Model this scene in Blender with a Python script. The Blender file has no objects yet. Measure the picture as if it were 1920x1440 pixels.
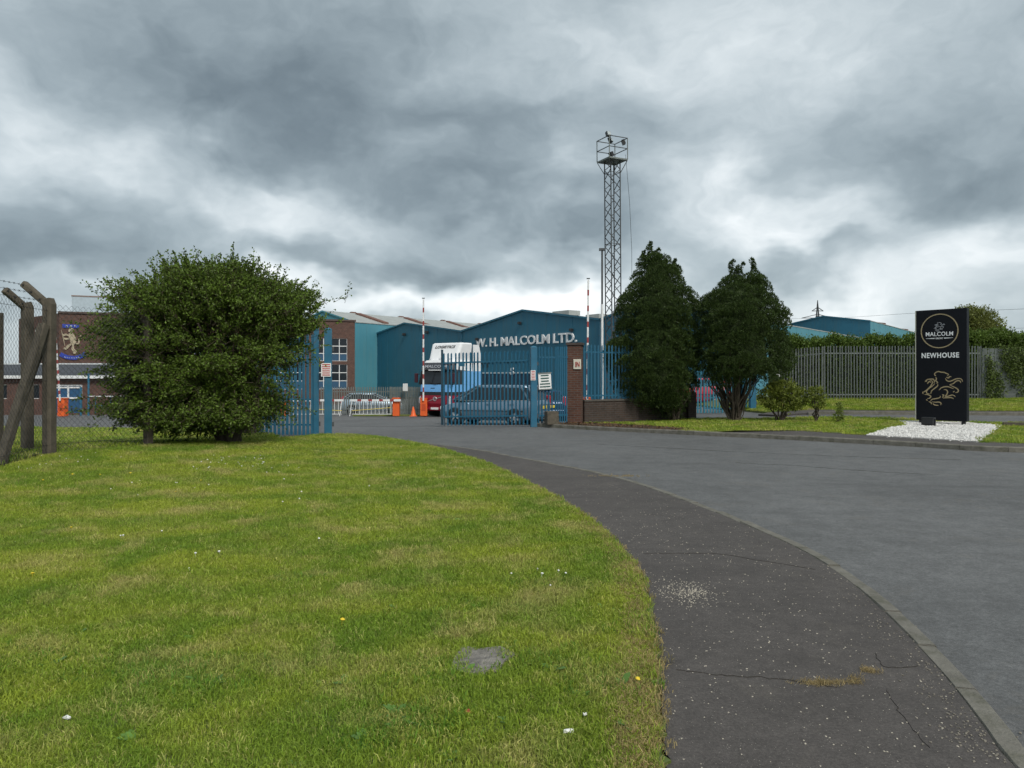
import bpy, bmesh, math, random
import numpy as np
from mathutils import Vector, Matrix
random.seed(7); RNG = np.random.default_rng(11)
R = math.radians
S = bpy.context.scene
COL = S.collection

# ------------------------------------------------------------------ camera, sky, sun, exposure
EYE, FP, HOR = 1.6, 1390.0, 705.0            # eye height (m), focal length and horizon in photo pixels
cd = bpy.data.cameras.new('camera'); cam = bpy.data.objects.new('camera', cd); COL.objects.link(cam)
cam.location = (0, 0, EYE); cam.rotation_euler = (R(90), 0, 0)
cd.sensor_width = 36; cd.lens = 36 * FP / 1920; cd.shift_y = -(720 - HOR) / 1920
cd.clip_start = 0.05; cd.clip_end = 6000
S.camera = cam
S.view_settings.view_transform = 'Standard'; S.view_settings.look = 'None'
S.view_settings.exposure = 0.8; S.view_settings.gamma = 1.0; S.view_settings.use_curve_mapping = False
S.cycles.adaptive_threshold = 0.025; S.cycles.use_light_tree = False; S.cycles.max_bounces = 5; S.cycles.diffuse_bounces = 3; S.cycles.glossy_bounces = 2; S.cycles.transparent_max_bounces = 12

SUN = Vector((0.42, -0.80, 0.92)).normalized()  # towards the sun, behind the camera on the right, veiled by cloud
sl = bpy.data.lights.new('sun', 'SUN'); so = bpy.data.objects.new('sun', sl); COL.objects.link(so)
sl.energy = 1.5; sl.angle = R(14); sl.color = (1.0, 0.95, 0.87)
so.rotation_euler = SUN.to_track_quat('Z', 'Y').to_euler(); so.location = (20, -20, 40)

def build_world():
    w = bpy.data.worlds.new('World'); S.world = w; w.use_nodes = True
    nt = w.node_tree; N = nt.nodes; L = nt.links; N.clear()
    out = N.new('ShaderNodeOutputWorld')
    sky = N.new('ShaderNodeTexSky'); sky.sky_type = 'NISHITA'; sky.sun_disc = False
    sky.sun_elevation = math.asin(SUN.z); sky.sun_rotation = math.atan2(SUN.x, SUN.y)
    b1 = N.new('ShaderNodeBackground'); b1.inputs[1].default_value = 0.08; L.new(sky.outputs[0], b1.inputs[0])
    w.cycles.sampling_method = 'MANUAL'; w.cycles.sample_map_resolution = 256
    tc = N.new('ShaderNodeTexCoord')
    def vm(op, a, b=None):
        n = N.new('ShaderNodeVectorMath'); n.operation = op
        for i, v in enumerate((a, b)):
            if v is None: continue
            if isinstance(v, (tuple, list)): n.inputs[i].default_value = v
            else: L.new(v, n.inputs[i])
        return n
    def ma(op, a, b=None, c=None):
        n = N.new('ShaderNodeMath'); n.operation = op
        for i, v in enumerate((a, b, c)):
            if v is None: continue
            if isinstance(v, (int, float)): n.inputs[i].default_value = v
            else: L.new(v, n.inputs[i])
        return n.outputs[0]
    def noise(vec, scale, detail, rough, dist=0.0):
        n = N.new('ShaderNodeTexNoise'); n.inputs['Scale'].default_value = scale; n.inputs['Detail'].default_value = detail
        n.inputs['Roughness'].default_value = rough; n.inputs['Distortion'].default_value = dist; L.new(vec, n.inputs['Vector'])
        return n
    D = tc.outputs['Generated']
    st = vm('MULTIPLY', D, (1.0, 1.0, 1.7)).outputs[0]
    warp = noise(st, 5.5, 4, 0.55)
    wv = vm('MULTIPLY', vm('SUBTRACT', warp.outputs['Color'], (0.5, 0.5, 0.5)).outputs[0], (0.26, 0.26, 0.20)).outputs[0]
    DW = vm('ADD', D, wv).outputs[0]
    n1 = noise(st, 2.6, 3, 0.5, 0.0).outputs[0]
    n2 = noise(vm('MULTIPLY', DW, (1.0, 1.0, 1.35)).outputs[0], 5.0, 7, 0.55, 0.0).outputs[0]
    n3 = noise(vm('MULTIPLY', DW, (1.0, 1.0, 1.25)).outputs[0], 11.0, 5, 0.55, 0.0).outputs[0]
    acc = ma('MULTIPLY_ADD', n1, 0.45, 0.5 - 0.225)
    acc = ma('MULTIPLY_ADD', ma('SUBTRACT', n2, 0.5), 0.55, acc)
    acc = ma('MULTIPLY_ADD', ma('SUBTRACT', n3, 0.5), 0.42, acc)
    # the cloud masses of this sky (direction, size, darker or lighter)
    for (u, v, ru, rv, a) in [
        (650, 190, 340, 115, -.34), (330, 170, 220, 120, -.26), (50, 500, 210, 62, -.42), (160, 430, 150, 60, -.12), (860, 350, 160, 50, -.34),
        (620, 488, 170, 36, -.26), (790, 508, 130, 24, -.28), (1010, 225, 260, 75, -.26), (1790, 345, 210, 62, -.40), (1080, 425, 150, 48, -.30),
        (1500, 478, 200, 24, -.20), (700, 20, 420, 60, -.16), (1560, 300, 130, 50, -.16),
        (50, 255, 120, 75, .36), (170, 345, 60, 45, .22), (470, 375, 170, 50, .34), (420, 325, 50, 30, .16), (790, 245, 60, 35, .18),
        (1045, 320, 70, 48, .20), (1420, 375, 170, 62, .48), (1480, 435, 130, 24, .22), (1350, 70, 380, 110, .14), (1850, 455, 140, 60, .44),
        (740, 566, 330, 42, .48), (1040, 560, 150, 66, .42), (1600, 570, 260, 52, .28), (950, 445, 60, 40, .24), (250, 545, 160, 22, .30)]:
        d = Vector((u - 960, FP, HOR - v)).normalized()
        s = vm('SUBTRACT', DW, tuple(d)).outputs[0]
        s = vm('MULTIPLY', s, (FP / ru, FP / ru, FP / rv)).outputs[0]
        q = vm('DOT_PRODUCT', s, s).outputs['Value']
        e = ma('EXPONENT', ma('MULTIPLY', q, -1.0))
        acc = ma('MULTIPLY_ADD', e, a, acc)
    acc = ma('MULTIPLY_ADD', acc, .80, .115)
    cr = N.new('ShaderNodeValToRGB'); L.new(acc, cr.inputs[0])
    el = cr.color_ramp.elements; cr.color_ramp.interpolation = 'B_SPLINE'
    el[0].position = 0.0; el[0].color = (0.10, 0.13, 0.15, 1)
    el[1].position = 1.0; el[1].color = (0.90, 0.91, 0.91, 1)
    for p, c in ((0.28, (0.20, 0.248, 0.275, 1)), (0.55, (0.36, 0.42, 0.45, 1)), (0.8, (0.62, 0.67, 0.69, 1))):
        x = el.new(p); x.color = c
    b2 = N.new('ShaderNodeBackground'); b2.inputs[1].default_value = 0.78; L.new(cr.outputs[0], b2.inputs[0])
    mx = N.new('ShaderNodeMixShader'); mx.inputs[0].default_value = 0.94
    L.new(b1.outputs[0], mx.inputs[1]); L.new(b2.outputs[0], mx.inputs[2]); L.new(mx.outputs[0], out.inputs[0])
build_world()

# ------------------------------------------------------------------ materials
MATS = {}
def M(name, col, rough=0.7, var=0.12, scale=4.0, bump=0.0, bscale=40.0, metal=0.0, spec=0.4, island=0.0, dirt=None, dirt_amt=0.0, coords='Object', trans=0.0, streak=False):
    if name in MATS: return MATS[name]
    m = bpy.data.materials.new(name); m.use_nodes = True
    nt = m.node_tree; N = nt.nodes; L = nt.links; b = N['Principled BSDF']
    b.inputs['Roughness'].default_value = rough; b.inputs['Metallic'].default_value = metal
    b.inputs['Specular IOR Level'].default_value = spec
    tc = N.new('ShaderNodeTexCoord'); vec = tc.outputs[coords]
    nz = N.new('ShaderNodeTexNoise'); nz.inputs['Scale'].default_value = scale; nz.inputs['Detail'].default_value = 6; nz.inputs['Roughness'].default_value = .62
    L.new(vec, nz.inputs['Vector'])
    mr = N.new('ShaderNodeMapRange'); mr.inputs[1].default_value = .25; mr.inputs[2].default_value = .75
    mr.inputs[3].default_value = 1 - var; mr.inputs[4].default_value = 1 + var; L.new(nz.outputs[0], mr.inputs[0])
    val = mr.outputs[0]
    if island:
        g = N.new('ShaderNodeNewGeometry'); r2 = N.new('ShaderNodeMapRange'); r2.inputs[3].default_value = 1 - island; r2.inputs[4].default_value = 1 + island
        L.new(g.outputs['Random Per Island'], r2.inputs[0]); mu = N.new('ShaderNodeMath'); mu.operation = 'MULTIPLY'
        L.new(val, mu.inputs[0]); L.new(r2.outputs[0], mu.inputs[1]); val = mu.outputs[0]
    vs = N.new('ShaderNodeVectorMath'); vs.operation = 'SCALE'; vs.inputs[0].default_value = col[:3]; L.new(val, vs.inputs['Scale'])
    c = vs.outputs[0]
    if dirt:
        nd = N.new('ShaderNodeTexNoise'); nd.inputs['Scale'].default_value = scale * 0.6 + 1.3; nd.inputs['Detail'].default_value = 8; nd.inputs['Roughness'].default_value = .7
        dv = vec
        if streak:
            mpg = N.new('ShaderNodeMapping'); mpg.inputs['Scale'].default_value = (1.6, 1.6, .12); L.new(vec, mpg.inputs['Vector']); dv = mpg.outputs[0]
        L.new(dv, nd.inputs['Vector']); rr = N.new('ShaderNodeMapRange'); rr.inputs[1].default_value = .48; rr.inputs[2].default_value = .68; rr.inputs[4].default_value = dirt_amt
        L.new(nd.outputs[0], rr.inputs[0]); mx = N.new('ShaderNodeMix'); mx.data_type = 'RGBA'; L.new(rr.outputs[0], mx.inputs[0]); L.new(c, mx.inputs[6]); mx.inputs[7].default_value = (*dirt, 1)
        c = mx.outputs[2]
    L.new(c, b.inputs['Base Color'])
    if bump:
        nb = N.new('ShaderNodeTexNoise'); nb.inputs['Scale'].default_value = bscale; nb.inputs['Detail'].default_value = 5; L.new(vec, nb.inputs['Vector'])
        bp = N.new('ShaderNodeBump'); bp.inputs['Strength'].default_value = bump; bp.inputs['Distance'].default_value = .02
        L.new(nb.outputs[0], bp.inputs['Height']); L.new(bp.outputs[0], b.inputs['Normal'])
    if trans:
        o = N['Material Output']; tr = N.new('ShaderNodeBsdfTranslucent'); ms = N.new('ShaderNodeMixShader'); ms.inputs[0].default_value = trans
        L.new(c, tr.inputs[0]); L.new(b.outputs[0], ms.inputs[1]); L.new(tr.outputs[0], ms.inputs[2]); L.new(ms.outputs[0], o.inputs[0])
    MATS[name] = m; return m

def brickmat(name, c1, c2, mortar, w=.225, h=.075, ms=.010):
    if name in MATS: return MATS[name]
    m = bpy.data.materials.new(name); m.use_nodes = True; nt = m.node_tree; N = nt.nodes; L = nt.links; b = N['Principled BSDF']
    b.inputs['Roughness'].default_value = .85
    tc = N.new('ShaderNodeTexCoord'); sx = N.new('ShaderNodeSeparateXYZ'); L.new(tc.outputs['Object'], sx.inputs[0])
    ad = N.new('ShaderNodeMath'); L.new(sx.outputs[0], ad.inputs[0]); L.new(sx.outputs[1], ad.inputs[1])
    cb = N.new('ShaderNodeCombineXYZ'); L.new(ad.outputs[0], cb.inputs[0]); L.new(sx.outputs[2], cb.inputs[1])
    br = N.new('ShaderNodeTexBrick'); L.new(cb.outputs[0], br.inputs['Vector'])
    br.inputs['Color1'].default_value = (*c1, 1); br.inputs['Color2'].default_value = (*c2, 1); br.inputs['Mortar'].default_value = (*mortar, 1)
    br.inputs['Scale'].default_value = 1; br.inputs['Brick Width'].default_value = w; br.inputs['Row Height'].default_value = h; br.inputs['Mortar Size'].default_value = ms
    nz = N.new('ShaderNodeTexNoise'); nz.inputs['Scale'].default_value = 3; nz.inputs['Detail'].default_value = 8; nz.inputs['Roughness'].default_value = .7; L.new(tc.outputs['Object'], nz.inputs['Vector'])
    mr = N.new('ShaderNodeMapRange'); mr.inputs[1].default_value = .3; mr.inputs[2].default_value = .7; mr.inputs[3].default_value = .65; mr.inputs[4].default_value = 1.25; L.new(nz.outputs[0], mr.inputs[0])
    vs = N.new('ShaderNodeVectorMath'); vs.operation = 'SCALE'; L.new(br.outputs[0], vs.inputs[0]); L.new(mr.outputs[0], vs.inputs['Scale']); L.new(vs.outputs[0], b.inputs['Base Color'])
    bp = N.new('ShaderNodeBump'); bp.inputs['Strength'].default_value = .6; bp.inputs['Distance'].default_value = .01; bp.invert = True
    L.new(br.outputs['Fac'], bp.inputs['Height']); L.new(bp.outputs[0], b.inputs['Normal'])
    MATS[name] = m; return m

def asphalt(name, base, speck, speck_amt, patch, tint=(1, 1, 1), fine=260.0, dust=.35):
    m = bpy.data.materials.new(name); m.use_nodes = True; nt = m.node_tree; N = nt.nodes; L = nt.links; b = N['Principled BSDF']
    b.inputs['Roughness'].default_value = .82; b.inputs['Specular IOR Level'].default_value = .35
    tc = N.new('ShaderNodeTexCoord'); V = tc.outputs['Object']
    def nz(sc, det=5, ro=.6, dist=0):
        n = N.new('ShaderNodeTexNoise'); n.inputs['Scale'].default_value = sc; n.inputs['Detail'].default_value = det; n.inputs['Roughness'].default_value = ro; n.inputs['Distortion'].default_value = dist
        L.new(V, n.inputs['Vector']); return n.outputs[0]
    def mp(x, a, bb, c, d):
        r = N.new('ShaderNodeMapRange'); L.new(x, r.inputs[0])
        for i, v in enumerate((a, bb, c, d)): r.inputs[i + 1].default_value = v
        return r.outputs[0]
    def mul(a, c):
        n = N.new('ShaderNodeMath'); n.operation = 'MULTIPLY'; L.new(a, n.inputs[0]); L.new(c, n.inputs[1]); return n.outputs[0]
    big = mp(nz(.35, 5, .55, .6), .3, .7, 1 - patch, 1 + patch)
    mid = mp(nz(3.2, 8, .75), .25, .75, .72, 1.28)
    grain = mp(nz(fine, 3, .7), .3, .7, .62, 1.38)
    gr2 = mp(nz(70, 3, .75), .3, .7, .66, 1.34)
    md2 = mp(nz(17, 5, .8), .3, .7, .78, 1.22)
    v = mul(mul(mul(big, mid), md2), mul(grain, gr2))
    vs = N.new('ShaderNodeVectorMath'); vs.operation = 'SCALE'; vs.inputs[0].default_value = tuple(base[i] * tint[i] for i in range(3)); L.new(v, vs.inputs['Scale'])
    vo = N.new('ShaderNodeTexVoronoi'); vo.inputs['Scale'].default_value = 95; L.new(V, vo.inputs['Vector'])
    sp = mp(vo.outputs['Distance'], .10, .2, 1, 0)
    sc = N.new('ShaderNodeSeparateColor'); L.new(vo.outputs['Color'], sc.inputs[0])
    pick = mp(sc.outputs[0], 1 - speck_amt, 1 - speck_amt + .02, 0, 1)
    mx = N.new('ShaderNodeMix'); mx.data_type = 'RGBA'; L.new(mul(sp, pick), mx.inputs[0]); L.new(vs.outputs[0], mx.inputs[6]); mx.inputs[7].default_value = (*speck, 1)
    # worn pale streak patches and dark repairs
    mpn = N.new('ShaderNodeMapping'); mpn.inputs['Rotation'].default_value = (0, 0, R(38)); mpn.inputs['Scale'].default_value = (.22, 1.5, 1); L.new(V, mpn.inputs['Vector'])
    an = N.new('ShaderNodeTexNoise'); an.inputs['Scale'].default_value = 1.4; an.inputs['Detail'].default_value = 6; an.inputs['Roughness'].default_value = .65; L.new(mpn.outputs[0], an.inputs['Vector'])
    dk = mp(an.outputs[0], .52, .72, 0, .42)
    m2 = N.new('ShaderNodeMix'); m2.data_type = 'RGBA'; L.new(dk, m2.inputs[0]); L.new(mx.outputs[2], m2.inputs[6]); m2.inputs[7].default_value = tuple(base[i] * .55 for i in range(3)) + (1,)
    ds = mp(nz(1.3, 8, .75, 1.0), .55, .75, 0, dust)
    m3 = N.new('ShaderNodeMix'); m3.data_type = 'RGBA'; L.new(ds, m3.inputs[0]); L.new(m2.outputs[2], m3.inputs[6]); m3.inputs[7].default_value = (.17, .15, .12, 1)
    L.new(m3.outputs[2], b.inputs['Base Color'])
    bp = N.new('ShaderNodeBump'); bp.inputs['Strength'].default_value = .5; bp.inputs['Distance'].default_value = .006
    L.new(nz(fine * .55, 3, .6), bp.inputs['Height']); L.new(bp.outputs[0], b.inputs['Normal'])
    MATS[name] = m; return m

def grassmat(name, green, lush, straw, bias=0.0, inst=True):
    m = bpy.data.materials.new(name); m.use_nodes = True; nt = m.node_tree; N = nt.nodes; L = nt.links; b = N['Principled BSDF']
    b.inputs['Roughness'].default_value = .55; b.inputs['Specular IOR Level'].default_value = .25
    if inst:
        oi = N.new('ShaderNodeObjectInfo'); V = oi.outputs['Location']; rnd = oi.outputs['Random']
    else:
        tc = N.new('ShaderNodeTexCoord'); V = tc.outputs['Object']; w = N.new('ShaderNodeTexWhiteNoise'); L.new(V, w.inputs['Vector']); rnd = w.outputs['Value']
    def nz(sc, det=4, ro=.6, dist=0):
        n = N.new('ShaderNodeTexNoise'); n.inputs['Scale'].default_value = sc; n.inputs['Detail'].default_value = det; n.inputs['Roughness'].default_value = ro; n.inputs['Distortion'].default_value = dist
        L.new(V, n.inputs['Vector']); return n.outputs[0]
    def mp(x, a, bb, c, d):
        r = N.new('ShaderNodeMapRange'); L.new(x, r.inputs[0])
        for i, v in enumerate((a, bb, c, d)): r.inputs[i + 1].default_value = v
        return r.outputs[0]
    def mix(f, a, c):
        x = N.new('ShaderNodeMix'); x.data_type = 'RGBA'; L.new(f, x.inputs[0])
        for k, v in ((6, a), (7, c)):
            if isinstance(v, tuple): x.inputs[k].default_value = (*v, 1)
            else: L.new(v, x.inputs[k])
        return x.outputs[2]
    c = mix(mp(nz(.9, 5, .62, .8), .44, .62, 0, 1), green, lush)
    mw = N.new('ShaderNodeMapping'); mw.inputs['Rotation'].default_value = (0, 0, R(-24)); mw.inputs['Scale'].default_value = (.18, 1.3, 1); L.new(V, mw.inputs['Vector'])
    mn = N.new('ShaderNodeTexNoise'); mn.inputs['Scale'].default_value = 1.1; mn.inputs['Detail'].default_value = 3; L.new(mw.outputs[0], mn.inputs['Vector'])
    c = mix(mp(mn.outputs[0], .45, .62, 0, .6), c, lush)
    dry = mp(nz(1.5, 7, .72, .5), .505 - bias, .67 - bias, 0, .86)
    c = mix(dry, c, straw)
    ad = N.new('ShaderNodeMath'); ad.operation = 'GREATER_THAN'; L.new(rnd, ad.inputs[0]); ad.inputs[1].default_value = .93
    f2 = N.new('ShaderNodeMath'); f2.operation = 'MULTIPLY'; L.new(ad.outputs[0], f2.inputs[0]); f2.inputs[1].default_value = .5
    c = mix(f2.outputs[0], c, straw)
    vs = N.new('ShaderNodeVectorMath'); vs.operation = 'SCALE'; L.new(c, vs.inputs[0])
    g = N.new('ShaderNodeNewGeometry'); r1 = mp(rnd, 0, 1, .78, 1.2); r3 = mp(g.outputs['Random Per Island'], 0, 1, .7, 1.3); mu = N.new('ShaderNodeMath'); mu.operation = 'MULTIPLY'
    L.new(r1, mu.inputs[0]); L.new(r3, mu.inputs[1]); L.new(mu.outputs[0], vs.inputs['Scale'])
    L.new(vs.outputs[0], b.inputs['Base Color'])
    if inst:
        o = N['Material Output']; tr = N.new('ShaderNodeBsdfTranslucent'); ms = N.new('ShaderNodeMixShader'); ms.inputs[0].default_value = .3
        L.new(vs.outputs[0], tr.inputs[0]); L.new(b.outputs[0], ms.inputs[1]); L.new(tr.outputs[0], ms.inputs[2]); L.new(ms.outputs[0], o.inputs[0])
    MATS[name] = m; return m

BLUE = M('gate_blue_paint', (.024, .135, .225), .5, .18, 3, dirt=(.10, .12, .11), dirt_amt=.35)
BLUED = M('rail_blue_paint', (.018, .105, .175), .5, .15, 3)
CLAD = M('blue_cladding', (.022, .135, .21), .55, .10, .35, dirt=(.055, .13, .16), dirt_amt=.55, streak=True)
CLADL = M('pale_teal_cladding', (.07, .25, .32), .55, .09, .3, dirt=(.11, .25, .28), dirt_amt=.5, streak=True)  # paler copy of the cladding blue, sunlit side wall brightness put into the colour
GALV = M('galvanised_steel', (.185, .205, .195), .6, .2, 5, metal=.25)
DGALV = M('weathered_galvanised_steel', (.085, .09, .095), .6, .2, 5, metal=.3)
ROOFG = M('fibre_cement_roof', (.33, .35, .34), .85, .15, 1.2)
RUST = M('rusty_rooflight', (.17, .09, .07), .85, .25, 3)
TRIMW = M('pale_flashing', (.62, .66, .67), .5, .06)
WHITE = M('white_paint', (.75, .76, .76), .45, .06, 4, dirt=(.45, .44, .40), dirt_amt=.3)
LETTER = M('white_lettering', (.80, .81, .82), .5, .05)
BRICK = brickmat('red_brown_brick', (.088, .036, .026), (.125, .052, .034), (.13, .105, .09))
BRICKP = brickmat('pier_brick', (.085, .032, .020), (.12, .05, .031), (.11, .09, .075))
BRICKD = brickmat('dark_old_brick', (.045, .030, .024), (.065, .04, .03), (.07, .062, .055))
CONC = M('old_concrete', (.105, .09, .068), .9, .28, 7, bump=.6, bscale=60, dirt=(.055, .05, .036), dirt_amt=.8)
KERB = M('kerb_concrete', (.155, .147, .125), .9, .3, 6, bump=.5, bscale=70, dirt=(.075, .075, .05), dirt_amt=.85)
GLASS = M('dark_window_glass', (.015, .02, .026), .1, .05, 2, spec=.4)
PANELB = M('window_blue_panel', (.035, .09, .16), .4, .1)
TYRE = M('tyre_rubber', (.016, .016, .017), .85, .1)
BLACK = M('black_plastic', (.02, .021, .023), .5, .1)
ORANGE = M('orange_paint', (.72, .12, .025), .5, .12, 4)
RED = M('red_paint', (.30, .055, .05), .45, .08)
BARK = M('bark', (.075, .06, .045), .95, .3, 12, bump=.7, bscale=40)
TWIG = M('twig_bark', (.085, .065, .045), .9, .2, 9)
SOIL = M('leaf_litter_soil', (.055, .036, .024), .95, .45, 9, bump=.8, bscale=60)
ROAD = asphalt('road_asphalt', (.112, .114, .114), (.30, .30, .28), .22, .14, (1, 1, 1), 200.0)
PATH = asphalt('path_asphalt', (.074, .066, .061), (.42, .39, .33), .16, .12, (1, 1, 1), 260.0, .28)

# ------------------------------------------------------------------ ground heights
def sst(a, b, x):
    t = np.clip((np.asarray(x, float) - a) / (b - a), 0, 1); return t * t * (3 - 2 * t)
def gz(x, y):
    x = np.asarray(x, float); y = np.asarray(y, float)
    tm = np.interp(y, [24, 27, 30, 36, 43, 50, 60, 90], [0, -.14, -.33, -.50, -.72, -.95, -1.15, -1.25])
    tl = np.interp(y, [14.5, 20, 26, 43, 50, 60, 90], [.0, -.14, -.32, -.72, -.95, -1.15, -1.25])
    wl = 1 - sst(-9, -6.2, x)
    yard = tl * wl + tm * (1 - wl)
    wr = sst(3, 8, x) * (1 - sst(36, 60, y))
    bank = np.interp(y, [23.5, 25, 28, 29.5, 33, 40], [0, .02, .18, .25, .53, .6]) * sst(8.5, 12.5, x)
    hump = .17 * (1 - sst(-7.5, -2.2, x)) * sst(6, 13.5, y) * (1 - sst(15, 19.5, y))
    return yard * (1 - wr) + bank * (1 - sst(45, 70, y)) + hump
def gh(x, y): return float(gz(x, y))
def G(u, v, z=0.0):
    """ground point seen at photo pixel u, v (height z)"""
    Y = (EYE - z) * FP / (v - HOR); return ((u - 960) / FP * Y, Y)
def PX(u, Y): return (u - 960) / FP * Y
def PZ(v, Y): return EYE - (v - HOR) * Y / FP

# ------------------------------------------------------------------ mesh builder
def tag(o, label=None, cat=None, group=None, kind=None):
    if label: o['label'] = label
    if cat: o['category'] = cat
    if group: o['group'] = group
    if kind: o['kind'] = kind
    return o
def E(name, label, cat, loc=(0, 0, 0), rz=0.0, group=None):
    o = bpy.data.objects.new(name, None); COL.objects.link(o); o.location = loc; o.rotation_euler = (0, 0, rz); o.empty_display_size = .3
    return tag(o, label, cat, group)
def link(name, mesh, parent=None, loc=(0, 0, 0), rot=(0, 0, 0), scale=(1, 1, 1)):
    o = bpy.data.objects.new(name, mesh); COL.objects.link(o); o.parent = parent
    o.location = loc; o.rotation_euler = rot; o.scale = scale; return o

class MB:
    def __init__(s): s.v = []; s.f = []; s.mi = []; s.sm = []
    def add(s, verts, faces, mi=0, sm=False):
        n = len(s.v); s.v.extend([tuple(p) for p in verts])
        for f in faces: s.f.append(tuple(i + n for i in f)); s.mi.append(mi); s.sm.append(sm)
        return s
    def box(s, c, d, rz=0, mi=0, M4=None):
        x, y, z = d[0] / 2, d[1] / 2, d[2] / 2
        P = [Vector(q) for q in ((-x, -y, -z), (x, -y, -z), (x, y, -z), (-x, y, -z), (-x, -y, z), (x, -y, z), (x, y, z), (-x, y, z))]
        if rz: m = Matrix.Rotation(rz, 3, 'Z'); P = [m @ p for p in P]
        if M4: P = [M4 @ p for p in P]
        P = [p + Vector(c) for p in P]
        return s.add(P, [(0, 3, 2, 1), (4, 5, 6, 7), (0, 1, 5, 4), (1, 2, 6, 5), (2, 3, 7, 6), (3, 0, 4, 7)], mi)
    def bb(s, x0, x1, y0, y1, z0, z1, mi=0): return s.box(((x0 + x1) / 2, (y0 + y1) / 2, (z0 + z1) / 2), (abs(x1 - x0), abs(y1 - y0), abs(z1 - z0)), mi=mi)
    def bar(s, a, b, w, h=None, mi=0):
        """square bar from a to b"""
        a = Vector(a); b = Vector(b); d = b - a; h = h or w
        q = d.to_track_quat('X', 'Z').to_matrix()
        return s.box((a + b) / 2, (d.length, w, h), M4=q, mi=mi)
    def tube(s, pts, r, n=6, mi=0, cap=True, sm=True):
        pts = [Vector(p) for p in pts]; k = len(pts)
        rs = r if isinstance(r, (list, tuple)) else [r] * k
        vs = []; ref = None
        for i, p in enumerate(pts):
            d = (pts[min(i + 1, k - 1)] - pts[max(i - 1, 0)]).normalized()
            if ref is None: ref = d.orthogonal().normalized()
            ref = (ref - d * ref.dot(d)); ref = ref.normalized() if ref.length > 1e-6 else d.orthogonal().normalized()
            b = d.cross(ref)
            for j in range(n):
                a = 2 * math.pi * j / n; vs.append(p + (ref * math.cos(a) + b * math.sin(a)) * rs[i])
        fs = [(i * n + j, i * n + (j + 1) % n, (i + 1) * n + (j + 1) % n, (i + 1) * n + j) for i in range(k - 1) for j in range(n)]
        s.add(vs, fs, mi, sm)
        if cap: s.add(vs[:n], [tuple(range(n))[::-1]], mi); s.add(vs[-n:], [tuple(range(n))], mi)
        return s
    def prism(s, poly, axis, a, b, mi=0):
        """poly of 2D points extruded along axis ('x': points are (y,z); 'y': (x,z); 'z': (x,y))"""
        n = len(poly)
        def p(q, t): return {'x': (t, q[0], q[1]), 'y': (q[0], t, q[1]), 'z': (q[0], q[1], t)}[axis]
        vs = [p(q, a) for q in poly] + [p(q, b) for q in poly]
        fs = [(i, (i + 1) % n, n + (i + 1) % n, n + i) for i in range(n)] + [tuple(range(n))[::-1], tuple(range(n, 2 * n))]
        return s.add(vs, fs, mi)
    def loft(s, rings, mi=0, cap=True, sm=False):
        n = len(rings[0]); vs = [p for r in rings for p in r]
        fs = [(i * n + j, i * n + (j + 1) % n, (i + 1) * n + (j + 1) % n, (i + 1) * n + j) for i in range(len(rings) - 1) for j in range(n)]
        s.add(vs, fs, mi, sm)
        if cap: s.add(rings[0], [tuple(range(n))[::-1]], mi); s.add(rings[-1], [tuple(range(n))], mi)
        return s
    def lathe(s, prof, n=20, c=(0, 0, 0), axis='z', mi=0, sm=True):
        vs = []
        for r, h in prof:
            for j in range(n):
                a = 2 * math.pi * j / n; x, y = r * math.cos(a), r * math.sin(a)
                p = {'z': (x, y, h), 'y': (x, h, y), 'x': (h, x, y)}[axis]; vs.append((p[0] + c[0], p[1] + c[1], p[2] + c[2]))
        fs = [(i * n + j, i * n + (j + 1) % n, (i + 1) * n + (j + 1) % n, (i + 1) * n + j) for i in range(len(prof) - 1) for j in range(n)]
        return s.add(vs, fs, mi, sm)
    def mesh(s, name, mats, normals=True):
        me = bpy.data.meshes.new(name); me.from_pydata(s.v, [], s.f)
        for m in (mats if isinstance(mats, (list, tuple)) else [mats]): me.materials.append(m)
        me.polygons.foreach_set('material_index', s.mi); me.polygons.foreach_set('use_smooth', s.sm)
        if normals:
            bm = bmesh.new(); bm.from_mesh(me); bmesh.ops.recalc_face_normals(bm, faces=bm.faces); bm.to_mesh(me); bm.free()
        me.update(); return me
    def build(s, name, mats, parent=None, loc=(0, 0, 0), rot=(0, 0, 0), bevel=0.0):
        o = link(name, s.mesh(name, mats), parent, loc, rot)
        if bevel:
            b = o.modifiers.new('bevel', 'BEVEL'); b.width = bevel; b.segments = 2; b.limit_method = 'ANGLE'
        return o

def npmesh(name, V, F, mat, sm=False):
    """numpy verts (n,3) and uniform faces (m,k)"""
    me = bpy.data.meshes.new(name); k = F.shape[1]
    me.vertices.add(len(V)); me.vertices.foreach_set('co', V.astype(np.float32).ravel())
    me.loops.add(F.size); me.loops.foreach_set('vertex_index', F.astype(np.int32).ravel())
    me.polygons.add(len(F)); me.polygons.foreach_set('loop_start', np.arange(0, F.size, k, dtype=np.int32))
    me.polygons.foreach_set('use_smooth', np.full(len(F), sm))
    me.materials.append(mat); me.update(calc_edges=True); me.validate(); return me

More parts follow.
